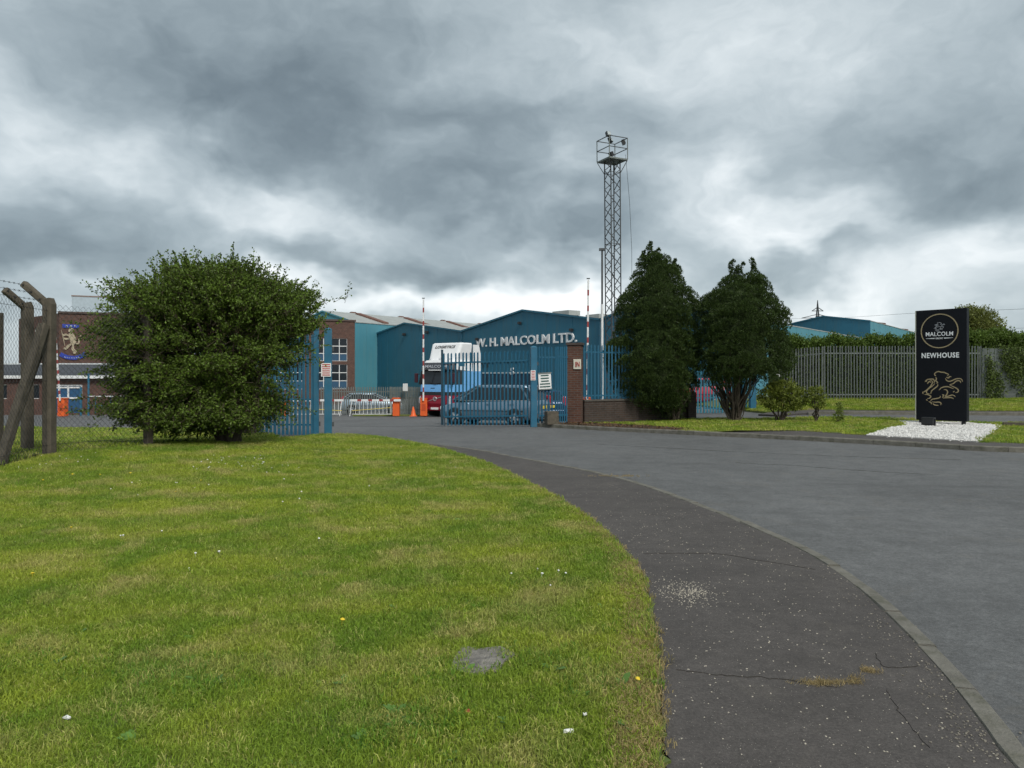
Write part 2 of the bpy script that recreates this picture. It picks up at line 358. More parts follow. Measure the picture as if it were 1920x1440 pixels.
def text_mesh(body, mat, width=None, height=None, bold=.0, depth=.02, shear=0.0, spacing=1.0, word=1.0):
    c = bpy.data.curves.new('lettering', 'FONT'); c.body = body; c.size = 1; c.offset = bold; c.extrude = depth; c.shear = shear; c.space_character = spacing; c.space_word = word; c.resolution_u = 3
    o = bpy.data.objects.new('lettering_source', c); COL.objects.link(o); bpy.context.view_layer.update()
    me = bpy.data.meshes.new_from_object(o.evaluated_get(bpy.context.evaluated_depsgraph_get())); bpy.data.objects.remove(o); bpy.data.curves.remove(c)
    co = np.zeros(len(me.vertices) * 3); me.vertices.foreach_get('co', co); co = co.reshape(-1, 3)
    lo, hi = co.min(0), co.max(0); sx = (width / (hi[0] - lo[0])) if width else 1; sy = (height / (hi[1] - lo[1])) if height else sx
    if not width: sx = sy
    co[:, 0] = (co[:, 0] - (lo[0] + hi[0]) / 2) * sx; co[:, 1] = (co[:, 1] - lo[1]) * sy
    # stand it up: x right, z up, facing -y
    out = np.stack([co[:, 0], -co[:, 2], co[:, 1]], 1); me.vertices.foreach_set('co', out.ravel()); me.materials.clear(); me.materials.append(mat); me.update(); return me

def letters(body, mat, width, height, bold, depth, parent, loc, rot=(0, 0, 0), **kw):
    me = text_mesh(body, mat, width, height, bold, depth, **kw); bm = bmesh.new(); bm.from_mesh(me); bmesh.ops.remove_doubles(bm, verts=bm.verts, dist=1e-6); seen = set()
    bm.verts.ensure_lookup_table()
    for v0 in bm.verts:
        if v0.index in seen: continue
        st = [v0]; comp = []; seen.add(v0.index)
        while st:
            v = st.pop(); comp.append(v)
            for e in v.link_edges:
                w = e.other_vert(v)
                if w.index not in seen: seen.add(w.index); st.append(w)
        idx = {v.index: i for i, v in enumerate(comp)}; m2 = bpy.data.meshes.new('letter')
        fs = {f for v in comp for f in v.link_faces}
        m2.from_pydata([v.co[:] for v in comp], [], [[idx[v.index] for v in f.verts] for f in fs]); m2.materials.append(mat); m2.update()
        link('letter', m2, parent, loc, rot)
    bm.free()

def drape(name, poly, step, dz, mat, skirt=.12, parent=None):
    bm = bmesh.new(); vs = [bm.verts.new((x, y, 0)) for x, y in poly]; f = bm.faces.new(vs)
    bmesh.ops.triangulate(bm, faces=[f])
    xs = [p[0] for p in poly]; ys = [p[1] for p in poly]
    for ax, lo, hi in ((0, min(xs), max(xs)), (1, min(ys), max(ys))):
        t = math.ceil(lo / step) * step + 1e-4
        while t < hi:
            co = [0, 0, 0]; co[ax] = t; no = [0, 0, 0]; no[ax] = 1
            bmesh.ops.bisect_plane(bm, geom=bm.verts[:] + bm.edges[:] + bm.faces[:], plane_co=co, plane_no=no); t += step
    for v in bm.verts: v.co.z = gh(v.co.x, v.co.y) + dz
    bmesh.ops.recalc_face_normals(bm, faces=bm.faces)
    if sum(f.normal.z for f in bm.faces) < 0: bmesh.ops.reverse_faces(bm, faces=bm.faces)
    if skirt:
        e = [e for e in bm.edges if e.is_boundary]; r = bmesh.ops.extrude_edge_only(bm, edges=e)
        for v in r['geom']:
            if isinstance(v, bmesh.types.BMVert): v.co.z -= skirt
    me = bpy.data.meshes.new(name); bm.to_mesh(me); bm.free(); me.materials.append(mat)
    return link(name, me, parent)
def inside(px, py, poly):
    c = np.zeros(len(px), bool); n = len(poly); j = n - 1
    for i in range(n):
        xi, yi = poly[i]; xj, yj = poly[j]
        m = ((yi > py) != (yj > py)) & (px < (xj - xi) * (py - yi) / ((yj - yi) or 1e-9) + xi); c ^= m; j = i
    return c
def catmull(pts, n=6):
    P = [np.array(p, float) for p in pts]; P = [2 * P[0] - P[1]] + P + [2 * P[-1] - P[-2]]; out = []
    for i in range(1, len(P) - 2):
        for k in range(n):
            t = k / n; a, b, c, d = P[i - 1], P[i], P[i + 1], P[i + 2]
            out.append(tuple(.5 * ((2 * b) + (c - a) * t + (2 * a - 5 * b + 4 * c - d) * t * t + (3 * b - a - 3 * c + d) * t ** 3)))
    out.append(tuple(P[-2])); return out

# ------------------------------------------------------------------ large structure: terrain, roads, lawns
def sheet(name, xs, ys, dz, mat):
    X, Y = np.meshgrid(xs, ys); Z = gz(X, Y) + dz; V = np.stack([X, Y, Z], -1).reshape(-1, 3); nx = len(xs)
    i, j = np.meshgrid(np.arange(nx - 1), np.arange(len(ys) - 1)); a = (j * nx + i).ravel()
    return link(name, npmesh(name, V, np.stack([a, a + 1, a + nx + 1, a + nx], 1), mat, True))
FIELD = grassmat('field_grass', (.07, .11, .02), (.05, .10, .018), (.17, .14, .06), 0, False)
TURF = grassmat('turf_soil', (.11, .125, .03), (.08, .12, .024), (.18, .145, .07), .02, False)
tag(sheet('ground', np.concatenate([np.linspace(-2500, -90, 12), np.linspace(-80, 100, 61), np.linspace(110, 2500, 12)]),
          np.concatenate([np.linspace(-300, -12, 6), np.linspace(-9, 70, 54), np.linspace(80, 3500, 14)]), -.30, FIELD), 'wide flat ground reaching to the horizon', 'ground', kind='structure')
ROADO = tag(sheet('road', np.linspace(-48, 44, 185), np.linspace(-5, 95, 201), -.05, ROAD), 'grey asphalt road curving into the depot yard', 'road', kind='structure')

edge_path = [(-.35, -4), (.0, -1.5), (.3, .5), (.52, 2)] + [G(u, v) for u, v in ((1250, 1440), (1242, 1350), (1238, 1250), (1225, 1150), (1205, 1080), (1170, 1030), (1110, 975), (1040, 930), (960, 890), (900, 865), (800, 836), (700, 820), (640, 815.5))]
edge_kerb = [(.9, -4), (1.35, -1.5), (1.7, .5), (1.93, 2)] + [G(u, v) for u, v in ((1905, 1440), (1850, 1370), (1790, 1290), (1720, 1210), (1650, 1140), (1580, 1080), (1500, 1030), (1400, 985), (1300, 945), (1150, 895), (1000, 864), (880, 842), (760, 827), (665, 818))]
edge_path = catmull(edge_path, 4); edge_kerb = catmull(edge_kerb, 4)
GATE_L = (-4.96, 20.0); GATE_R = (.70, 24.0); CORNER = (-8.30, 13.3)
def wob(pts, a):   # ragged turf edge
    return [(x + random.uniform(-a, a), y + random.uniform(-a, a)) for x, y in catmull(pts, 3)]
lawn_poly = wob(edge_path, .022) + [(-5.1, 20.0), (-6.3, 17.4), (-7.3, 15.2), CORNER, (-8.0, 11.4), (-7.6, 8), (-7.4, 3), (-7.4, -4)]
tag(drape('lawn', lawn_poly, .5, .012, TURF), 'mown green lawn with dry patches in the foreground', 'lawn', kind='structure')
path_poly = edge_path + edge_kerb[::-1]
FOOTPATH = tag(drape('footpath', path_poly, .6, .0, PATH), 'dark speckled asphalt footpath curving along the lawn', 'footpath', kind='structure')

# far side of the road
kfar = catmull([(.75, 24.1)] + [G(u, v, -.05) for u, v in ((1015, 801), (1060, 803.5), (1100, 806), (1200, 811), (1300, 816), (1500, 826), (1700, 837), (1860, 847))] + [(12.3, 15.6), (15, 13.2), (19, 10.5), (26, 7)], 5)
fback = [G(u, v, .05) for u, v in ((1340, 811), (1380, 807), (1500, 806.5), (1624, 815), (1730, 821), (1835, 828))] + [(13.4, 16.9), (16, 14.8), (20, 12.4), (26.5, 9.5)]
vback = [(2.35, 25.0), (6.2, 27.4), (10, 27), (13.5, 26.1), (16, 24.8), (20, 23), (27, 20.5)]
ki = min(range(len(kfar)), key=lambda i: abs(kfar[i][0] - fback[0][0]))
def inset(pts, d):
    o = []
    for i, p in enumerate(pts):
        a = pts[max(i - 1, 0)]; b = pts[min(i + 1, len(pts) - 1)]; t = np.array(b) - np.array(a); t /= np.linalg.norm(t); o.append((p[0] - t[1] * d, p[1] + t[0] * d))
    return o
kin = inset(kfar, .13); fback[0] = (kin[ki][0] + .05, kin[ki][1] + .06)
verge_poly = kin[1:ki] + fback + vback[::-1]
tag(drape('grass_verge', verge_poly, .8, .045, TURF, .03), 'grass verge with conifers on the far side of the road', 'verge', kind='structure')
tag(drape('pavement', kin[ki - 1:] + [(x + .12, y + .3) for x, y in fback[::-1]], .8, .035, PATH, .0), 'narrow asphalt pavement in front of the black sign', 'pavement', kind='structure')
soil_poly = kin[2:ki - 1] + wob([(p[0] + .5, p[1] + min(3.0, .5 + .5 * j, 1.0 + .45 * max(p[0] - .8, 0))) for j, p in enumerate(kin[ki - 2:4:-3])], .08)
tag(drape('soil_bed', soil_poly, .6, .062, SOIL, .04), 'bare brown soil and leaf litter behind the kerb', 'soil', kind='structure')
bank_poly = [(9.6, 33.8), (10.3, 29.9), (13, 29.3), (18, 28.9), (28, 28.3), (40, 27), (40, 45), (9.6, 45)]
tag(drape('grass_bank', bank_poly, 1.0, .03, TURF, .1), 'grass bank below the grey steel fence', 'bank', kind='structure')
tag(drape('side_pavement', [(9.8, 29.5), (10.2, 28.6), (18, 28.05), (28, 27.4), (40, 26), (40, 26.95), (28, 28.25), (18, 28.85), (13, 29.25), (10.3, 29.8)], 1.0, .02, PATH, .1), 'thin asphalt pavement beyond the side road', 'pavement', kind='structure')
inner_poly = [(-7.35, 15.5), (-6.2, 17.6), (-5.9, 19.0), (-7.5, 21.5), (-9, 24), (-13, 26.6), (-20, 28), (-34, 29), (-34, 8), (-8.6, 8), (-8.25, 11.4), (-8.55, 13.3)]
tag(drape('yard_lawn', inner_poly, .9, .03, TURF, .08), 'strip of lawn inside the chain link fence', 'lawn', kind='structure')
tag(drape('yard_lawn', [(-9.5, 46.6), (-5.1, 46.6), (-5.1, 44.2), (-9.5, 44.2)], .9, .04, TURF, .08), 'small grass patch beside the yard barriers', 'lawn', kind='structure')

# kerb stones: one object each
def kerb_run(name, line, L0, w, h, ztop, label, jitter=.006, gap=.008, maxn=200):
    root = E(name, label, 'kerb', (line[0][0], line[0][1], 0)); tag(root, kind='structure')
    P = np.array(line); seg = np.linalg.norm(np.diff(P, axis=0), axis=1); s = np.concatenate([[0], np.cumsum(seg)]); t = 0; n = 0
    while t < s[-1] - L0 and n < maxn:
        q = [np.array([np.interp(t + L0 * k / 4, s, P[:, 0]), np.interp(t + L0 * k / 4, s, P[:, 1])]) for k in range(5)]
        mb = MB(); rings = []
        tilt = random.uniform(-jitter, jitter); dzz = random.uniform(-jitter, jitter)
        for k, p in enumerate(q):
            d = q[min(k + 1, 4)] - q[max(k - 1, 0)]; d /= np.linalg.norm(d); nn = np.array([-d[1], d[0]])
            if k == 0: p = p + d * gap / 2
            if k == 4: p = p - d * gap / 2
            zt = gh(*p) + ztop + dzz + tilt * (k - 2) / 2
            rings.append([(p[0] + nn[0] * w * a - line[0][0], p[1] + nn[1] * w * a - line[0][1], zt - b) for a, b in ((0, h), (0, .02), (.12, 0), (.88, 0), (1, .012), (1, h))])
        mb.loft(rings).build('kerb_stone', KERB, root); t += L0; n += 1
kerb_run('kerb', edge_kerb[::-1], .62, .115, .2, .002, 'worn low concrete kerb between footpath and road', .008)
kerb_run('kerb', kfar, .92, .13, .25, .065, 'raised concrete kerb below the conifer verge', .004)
kerb_run('kerb', [(40, 25.9), (28, 27.3), (18, 27.95), (10.2, 28.5)], 1.2, .12, .2, .06, 'kerb on the far edge of the side road', .004)

# ------------------------------------------------------------------ scattered grass (geometry nodes instances)
def lib(name, meshes):
    c = bpy.data.collections.new(name)
    for i, me in enumerate(meshes): c.objects.link(bpy.data.objects.new(name + '_%d' % i, me))
    return c
def scatter(name, pts, rot, sca, coll, label, cat, parent=None, kind='stuff'):
    me = bpy.data.meshes.new(name); me.vertices.add(len(pts)); me.vertices.foreach_set('co', np.asarray(pts, np.float32).ravel())
    a = me.attributes.new('rot', 'FLOAT_VECTOR', 'POINT'); a.data.foreach_set('vector', np.asarray(rot, np.float32).ravel())
    b = me.attributes.new('sca', 'FLOAT', 'POINT'); b.data.foreach_set('value', np.asarray(sca, np.float32)); me.update()
    o = link(name, me, parent)
    ng = bpy.data.node_groups.new(name, 'GeometryNodeTree'); ng.interface.new_socket('Geometry', in_out='INPUT', socket_type='NodeSocketGeometry'); ng.interface.new_socket('Geometry', in_out='OUTPUT', socket_type='NodeSocketGeometry')
    N = ng.nodes; L = ng.links; gi = N.new('NodeGroupInput'); go = N.new('NodeGroupOutput')
    ci = N.new('GeometryNodeCollectionInfo'); ci.inputs['Collection'].default_value = coll; ci.inputs['Separate Children'].default_value = True; ci.inputs['Reset Children'].default_value = True
    ip = N.new('GeometryNodeInstanceOnPoints'); ip.inputs['Pick Instance'].default_value = True
    na = N.new('GeometryNodeInputNamedAttribute'); na.data_type = 'FLOAT_VECTOR'; na.inputs['Name'].default_value = 'rot'
    ns = N.new('GeometryNodeInputNamedAttribute'); ns.data_type = 'FLOAT'; ns.inputs['Name'].default_value = 'sca'
    er = N.new('FunctionNodeEulerToRotation'); rv = N.new('FunctionNodeRandomValue'); rv.data_type = 'INT'; rv.inputs[4].default_value = 0; rv.inputs[5].default_value = len(coll.objects) - 1
    L.new(gi.outputs[0], ip.inputs['Points']); L.new(ci.outputs[0], ip.inputs['Instance']); L.new(rv.outputs[2], ip.inputs['Instance Index'])
    L.new(na.outputs[0], er.inputs[0]); L.new(er.outputs[0], ip.inputs['Rotation']); L.new(ns.outputs[0], ip.inputs['Scale']); L.new(ip.outputs[0], go.inputs[0])
    mo = o.modifiers.new('scatter', 'NODES'); mo.node_group = ng
    return tag(o, label, cat, kind=kind)
def tuft(mat, n, rad, hmin, hmax, w, lean, seed):
    r = np.random.default_rng(seed); V = []; F = []
    for i in range(n):
        a = r.uniform(0, 6.283); d = rad * math.sqrt(r.uniform()); x, y = d * math.cos(a), d * math.sin(a)
        h = r.uniform(hmin, hmax); b = r.uniform(0, 6.283); l = r.uniform(.2, 1) * lean * h; dx, dy = math.cos(b) * l, math.sin(b) * l
        t = r.uniform(0, 6.283); wx, wy = math.cos(t) * w * r.uniform(.6, 1.2), math.sin(t) * w; k = len(V)
        V += [(x - wx, y - wy, -.01), (x + wx, y + wy, -.01), (x + dx * .35 + wx * .8, y + dy * .35 + wy * .8, h * .6), (x + dx * .35 - wx * .8, y + dy * .35 - wy * .8, h * .6), (x + dx, y + dy, h * (1 - .25 * lean))]
        F += [(k, k + 1, k + 2, k + 3), (k + 3, k + 2, k + 4)]
    me = bpy.data.meshes.new('tuft'); me.from_pydata(V, [], F); me.materials.append(mat); me.update(); return me
GRASS = grassmat('lawn_grass_blades', (.335, .40, .048), (.185, .295, .033), (.53, .455, .185), .0)
GRASSD = grassmat('dry_edge_grass', (.24, .24, .06), (.17, .22, .04), (.42, .32, .15), .2)
LUSH = grassmat('dark_lush_grass', (.14, .25, .028), (.12, .245, .03), (.22, .29, .045), -.2)
tufts = lib('grass_tufts', [tuft(GRASS, 26, .055, .018, .048, .0022, .9, 10 + i) for i in range(6)])
tufts_d = lib('dry_tufts', [tuft(GRASSD, 22, .05, .02, .055, .002, 1.1, 30 + i) for i in range(4)])
tufts_l = lib('lush_tufts', [tuft(LUSH, 26, .06, .03, .075, .003, .8, 50 + i) for i in range(4)])
tufts_f = lib('far_tufts', [tuft(GRASS, 30, .13, .03, .075, .006, .9, 70 + i) for i in range(4)])
def pts_in(poly, n, box=None):
    p = np.array(poly); lo, hi = p.min(0), p.max(0)
    if box: lo = np.maximum(lo, box[:2]); hi = np.minimum(hi, box[2:])
    q = RNG.uniform(lo, hi, (n, 2)); return q[inside(q[:, 0], q[:, 1], poly)]
def in_view(q, m=1.15): return (np.abs(q[:, 0]) < (q[:, 1] + 1.2) * .69 * m + .6) & (q[:, 1] > 1.5)
def lay(q, dz, smin, smax, tilt=.25):
    n = len(q); P = np.column_stack([q, gz(q[:, 0], q[:, 1]) + dz]); rot = np.column_stack([RNG.uniform(-tilt, tilt, (n, 2)), RNG.uniform(0, 6.283, n)]); return P, rot, RNG.uniform(smin, smax, n)
q = pts_in(lawn_poly, 230000, (-9, 1.6, 3, 20.5)); q = q[in_view(q)]
keep = RNG.uniform(size=len(q)) < np.clip(5.2 / np.maximum(q[:, 1], 3), .24, 1.0); q = q[keep]
SLAB = (-.17, 4.12)
q = q[inside(q[:, 0] + .06, q[:, 1], lawn_poly)]
q = q[((np.abs(q[:, 0] - SLAB[0]) / .13) ** 2 + (np.abs(q[:, 1] - SLAB[1]) / .17) ** 2) > 1]
P_, r_, s_ = lay(q, .006, .75, 1.35); s_ *= np.clip(.80 + q[:, 1] * .045, .9, 1.6)
scatter('lawn_grass', P_, r_, s_, tufts, 'short mown grass of the foreground lawn', 'grass')
# dry fringe along the path, lush clumps in the lawn
ep = np.array(catmull(edge_path, 6)); k = RNG.integers(0, len(ep), 5200); q = ep[k] + np.column_stack([RNG.normal(-.13, .05, 5200), RNG.normal(0, .04, 5200)]); q = q[(q[:, 1] > 1.8) & (q[:, 1] < 19.6)]
P_, r_, s_ = lay(q, .0, .7, 1.25, .4); scatter('dry_edge_grass', P_, r_, s_, tufts_d, 'dry straw coloured grass fringing the footpath', 'grass')
cl = [G(640, 970), G(840, 975), G(800, 962), G(1000, 1100), G(880, 1140), G(1170, 1180), G(380, 1255), G(235, 1260), G(400, 1290), G(760, 1370), G(790, 1350), G(1040, 1250), G(500, 960), G(30, 1240), G(1100, 1095), G(820, 1265), G(1150, 1290), G(720, 1375), G(300, 1000), G(560, 1090)]
q = np.concatenate([np.array(c) + RNG.normal(0, 1, (45, 2)) * np.array([.10 + .012 * c[1], .07 + .012 * c[1]]) for c in cl])
q = q[inside(q[:, 0], q[:, 1], lawn_poly)]; P_, r_, s_ = lay(q, .0, .6, 1.1); scatter('lush_grass', P_, r_, s_, tufts_l, 'darker lush clumps of longer grass in the lawn', 'grass')
q = np.concatenate([pts_in(verge_poly, 16000, (1, 17, 24, 28)), pts_in(bank_poly, 14000, (9, 28, 29, 35))])
q = q[~inside(q[:, 0], q[:, 1], soil_poly)]
PAD = [G(1624, 815, .06), G(1665, 801.5, .06), G(1700, 796.5, .06), (13.2, 25.3), (15.0, 24.6), G(1880, 797, .06), G(1858, 812, .06), G(1835, 827.5, .06)]
q = q[~inside(q[:, 0], q[:, 1], PAD)]
P_, r_, s_ = lay(q, .035, .7, 1.3); scatter('verge_grass', P_, r_, s_, tufts_f, 'grass of the far verge and bank', 'grass')
q = pts_in(inner_poly, 26000, (-22, 10, -6, 29)); P_, r_, s_ = lay(q, .02, .8, 1.4); scatter('yard_grass', P_, r_, s_, tufts_f, 'green grass behind the chain link fence', 'grass')

def rosette(seed):
    r = random.Random(seed); V = []; F = []
    for i in range(r.randint(7, 11)):
        a = r.uniform(0, 6.283); L_ = r.uniform(.05, .10); w = L_ * .2; e = r.uniform(.2, .7); c, s_ = math.cos(a), math.sin(a); k = len(V)
        for t, ww in ((.05, .3), (.4, .9), (.75, 1), (1, .05)):
            z = L_ * e * t * (1.3 - t * .6) + .012; V += [(c * L_ * t - s_ * w * ww, s_ * L_ * t + c * w * ww, z), (c * L_ * t + s_ * w * ww, s_ * L_ * t - c * w * ww, z)]
        F += [(k, k + 1, k + 3, k + 2), (k + 2, k + 3, k + 5, k + 4), (k + 4, k + 5, k + 7, k + 6)]
    me = bpy.data.meshes.new('rosette'); me.from_pydata(V, [], F); me.materials.append(M('weed_leaf', (.10, .20, .035), .5, .15, 3, island=.3, trans=.2)); me.update(); return me
q = np.concatenate([pts_in(lawn_poly, 130, (-7, 2, 2, 12)), np.array([G(u, v) for u, v in ((740, 1345), (780, 1360), (720, 1362), (1015, 1250), (1035, 1262), (1165, 1292), (1180, 1370), (400, 1290), (375, 1280), (240, 1262), (1150, 1180), (870, 1265), (845, 1275), (20, 1235), (1140, 1090), (960, 1215))])])
P_, r_, s_ = lay(q, .0, .4, .9, .2); scatter('lawn_weeds', P_, r_, s_, lib('rosettes', [rosette(i) for i in range(5)]), 'broad leaved weeds scattered in the lawn', 'weeds')

# ------------------------------------------------------------------ buildings
def gable_shed(root, FL, FR, D, z0, eave, apex, clad, side_clad, sheetw=1.0, apexf=.5, roofmat=None, lights=0, right_side=True, vents=()):
    """root at FR; a gabled shed with front from FL to FR, running back along D; every cladding sheet is a part"""
    FL = Vector((*FL, 0)); FR = Vector((*FR, 0)); D = Vector((*D, 0)); O = root.location.copy(); O.z = 0
    W = (FR - FL).length; d = (FR - FL) / W; nrm = Vector((d.y, -d.x, 0))
    def top(t): return eave + (apex - eave) * (t / apexf if t < apexf else (1 - t) / (1 - apexf))
    def P(t, z, o=0.0): q = FL + (FR - FL) * t + nrm * o - O; return (q.x, q.y, z)
    n = max(2, round(W / sheetw))
    for i in range(n):
        a, b = i / n, (i + 1) / n; g = .004 / W; o = .012 if i % 2 else 0.0
        ts = [a + g, b - g] if not (a < apexf < b) else [a + g, apexf, b - g]
        fr = [P(t, top(t), o) for t in ts]; mb = MB()
        lo = [P(a + g, z0, o), P(b - g, z0, o)]; poly = [lo[0], lo[1]] + fr[::-1]
        bk = [(p[0] - nrm.x * .06, p[1] - nrm.y * .06, p[2]) for p in poly]; k = len(poly)
        mb.add(poly + bk, [tuple(range(k)), tuple(range(k, 2 * k))[::-1]] + [(j, (j + 1) % k, k + (j + 1) % k, k + j) for j in range(k)])
        mb.build('cladding_sheet', clad, root)
    if right_side:
        Dl = D.length; dd = D / Dl; sn = Vector((dd.y, -dd.x, 0)); m = max(2, round(Dl / (sheetw * 1.5)))
        for i in range(m):
            a, b = i / m * Dl + .003, (i + 1) / m * Dl - .003; o = .012 if i % 2 else 0.0
            p0 = FR + dd * a + sn * o - O; p1 = FR + dd * b + sn * o - O; mb = MB(); q = sn * -.06
            f = [(p0.x, p0.y, z0), (p1.x, p1.y, z0), (p1.x, p1.y, eave), (p0.x, p0.y, eave)]; bk = [(p[0] + q.x, p[1] + q.y, p[2]) for p in f]
            mb.add(f + bk, [(0, 1, 2, 3), (7, 6, 5, 4)] + [(j, (j + 1) % 4, 4 + (j + 1) % 4, 4 + j) for j in range(4)]); mb.build('cladding_sheet', side_clad, root)
    # roof slopes and pale barge flashing
    dd = D.normalized()
    for t0, t1 in ((-.006, apexf), (apexf, 1.006)):
        mb = MB(); z = lambda t: top(min(max(t, 0), 1)) - (.03 if t < 0 or t > 1 else 0)
        c = [FL + (FR - FL) * t0 - O, FL + (FR - FL) * t1 - O]
        pts = [(c[0].x + nrm.x * .1, c[0].y + nrm.y * .1, z(t0) + .03), (c[1].x + nrm.x * .1, c[1].y + nrm.y * .1, z(t1) + .03), (c[1].x + D.x, c[1].y + D.y, z(t1) + .03), (c[0].x + D.x, c[0].y + D.y, z(t0) + .03)]
        up = [(p[0], p[1], p[2] + .1) for p in pts]; mb.add(pts + up, [(3, 2, 1, 0), (4, 5, 6, 7)] + [(j, (j + 1) % 4, 4 + (j + 1) % 4, 4 + j) for j in range(4)]); sl_ = mb.build('roof', roofmat or ROOFG, root)
        mb = MB(); a = Vector(pts[0]) + nrm * .04; b = Vector(pts[1]) + nrm * .04
        mb.bar(a + Vector((0, 0, .02)), b + Vector((0, 0, .02)), .03, .2); mb.build('barge_flashing', clad, sl_)
        for i in range(lights):
            f0 = (i + .55) / (lights + .2); mb = MB(); p0 = Vector(pts[0]).lerp(Vector(pts[3]), f0); p1 = Vector(pts[1]).lerp(Vector(pts[2]), f0); w_ = dd * 1.0
            q0 = p0.lerp(p1, .12); q1 = p0.lerp(p1, .98); pp = [q0, q1, q1 + w_, q0 + w_]; lo = [(p.x, p.y, p.z + .11) for p in pp]; hi = [(p.x, p.y, p.z + .34) for p in pp]
            mb.add(lo + hi, [(4, 5, 6, 7)] + [(j, (j + 1) % 4, 4 + (j + 1) % 4, 4 + j) for j in range(4)]); mb.build('rooflight', RUST, root)
    return nrm

V0 = Vector((8.5, 71.2)); V1 = Vector((-6.1, 90.0)); V2 = Vector((-23.0, 111.8)); YZ = -1.25
FD = Vector((.613, -.790)); SD = Vector((.607, .794))
RZF = math.atan2(FD.y, FD.x)                      # facade frame: x along the front to the right, y into the building
def fac(u):                                         # facade point under photo column u
    k = (u - 960) / FP; t = (V0.x - k * V0.y) / ((V0.x - V1.x) + k * (V1.y - V0.y)); return V0 + (V1 - V0) * t
# middle bay with the lettering
wh = E('warehouse', 'blue clad gabled warehouse bay carrying the big white company lettering', 'warehouse', (V0.x, V0.y, YZ)); wh.location.z = 0
gable_shed(wh, V1, V0, SD * 60, YZ, 7.0, 8.7, CLAD, CLAD, 1.0, lights=0, right_side=False)
pl, pr = fac(893), fac(1083); mid = (pl + pr) / 2
letters('W. H. MALCOLM LTD.', LETTER, (pl - pr).length, 1.0, .02, .05, wh, (mid.x - V0.x - .07, mid.y - V0.y - .07, 4.98), (0, 0, RZF), spacing=1.02, word=.75)
for (u, z, s_, w_) in ((962, 2.05, 'S', .55),):
    p = fac(u); link('lettering', text_mesh(s_, LETTER, w_, .85, .03, .04), wh, (p.x - V0.x - .1, p.y - V0.y - .1, z - .35), (0, 0, RZF))
p = fac(1004)
for z in (2.08, 2.35): MB().box((0, 0, 0), (.3, .06, .12)).build('painted_mark', LETTER, wh, (p.x - V0.x - .1, p.y - V0.y - .1, z), (0, 0, RZF))
for u in (897, 977, 1074):
    p = fac(u); z = PZ({897: 637, 977: 607, 1074: 620}[u], p.y); f = MB().box((0, -.25, 0), (.34, .3, .26)).build('floodlight', BLACK, wh, (p.x - V0.x, p.y - V0.y, z), (R(-12), 0, RZF))
    MB().box((0, -.05, .16), (.06, .3, .06)).build('bracket', DGALV, f)
for i, u in enumerate((905, 922, 939, 956, 973, 990)):
    p = fac(u); d_ = MB().box((0, -.06, 1.55), (1.7, .1, 3.1)).build('dock_door', M('dark_dock_door', (.02, .045, .08), .5, .1), wh, (p.x - V0.x, p.y - V0.y, YZ), (0, 0, RZF))
    MB().box((0, -.1, 3.2), (1.9, .16, .14)).build('door_head', TRIMW, d_)
for u in (904, 910, 916):
    p = fac(u); MB().box((0, -.05, 0), (.28, .1, .5)).build('window', BLACK, wh, (p.x - V0.x, p.y - V0.y, PZ(685, p.y)), (0, 0, RZF))
for f0, w_ in ((.30, 2.6), (.10, 1.9)):
    p = V0 + (V1 - V0) * f0; MB().box((0, 2.0, 0), (w_, 1.6, .5)).build('ridge_vent', ROOFG, wh, (p.x - V0.x, p.y - V0.y, 7.0 + 1.7 * (f0 / .5) + .15), (0, 0, RZF))
wl_ = E('warehouse', 'blue clad gabled warehouse bay behind the truck, left of the lettering', 'warehouse', (V1.x, V1.y, 0))
gable_shed(wl_, V2, V1, SD * 60, YZ, 7.0, 8.75, CLAD, CLAD, 1.1, right_side=False)
for u, v in ((760, 628), (803, 624)):
    k = (u - 960) / FP; t = (V1.x - k * V1.y) / ((V1.x - V2.x) + k * (V2.y - V1.y)); p = V1 + (V2 - V1) * t
    f = MB().box((0, -.25, 0), (.45, .32, .3)).build('floodlight', BLACK, wl_, (p.x - V1.x, p.y - V1.y, PZ(v, p.y)), (R(-12), 0, RZF)); MB().box((0, -.05, .18), (.07, .3, .07)).build('bracket', DGALV, f)
VR = V0 - (V1 - V0) * .53
for rt, vv in ((wh, V0), (wl_, V1)):
    gp = MB().tube([(0, 0, 7.0), (-.08, -.1, 6.6), (-.08, -.1, YZ)], .07, 8).build('downpipe', M('downpipe_blue', (.015, .08, .13), .5), rt)
    for z in (5.5, 3.0, .6): MB().box((-.08, -.08, z), (.2, .12, .06)).build('pipe_bracket', DGALV, gp)
wr_ = E('warehouse', 'blue warehouse bay rising behind the floodlight mast and conifers', 'warehouse', (VR.x, VR.y, 0))
gable_shed(wr_, V0, VR, SD * 12, YZ, 7.0, 8.3, CLAD, CLAD, 1.2, right_side=False)
# set-back shed with rusty rooflights
sb = E('warehouse', 'set back teal shed with grey roof and rusty rooflights', 'warehouse', (-22, 104, 0))
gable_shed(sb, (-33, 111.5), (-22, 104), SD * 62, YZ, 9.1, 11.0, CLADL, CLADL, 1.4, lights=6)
# long pale side wall right of the conifers
rs = E('warehouse', 'long low teal shed beyond the hedge, right of the conifers', 'warehouse', (21.5, 68.5, 0))
gable_shed(rs, (15, 77), (21.5, 68.5), SD * 75, -.9, 6.95, 7.9, CLAD, CLADL, 1.5)  # side wall in the paler teal, its sunlit tone is in the colour
fr_ = E('warehouse', 'far blue gabled warehouse with rusty rooflights near the black sign', 'warehouse', (58, 120, 0))
gable_shed(fr_, (48.2, 132.7), (58, 120), SD * 90, -1, 10.5, 11.75, CLAD, CLADL, 1.6, lights=4)  # dark front, lighter side sheets: the sun's contrast is coloured in

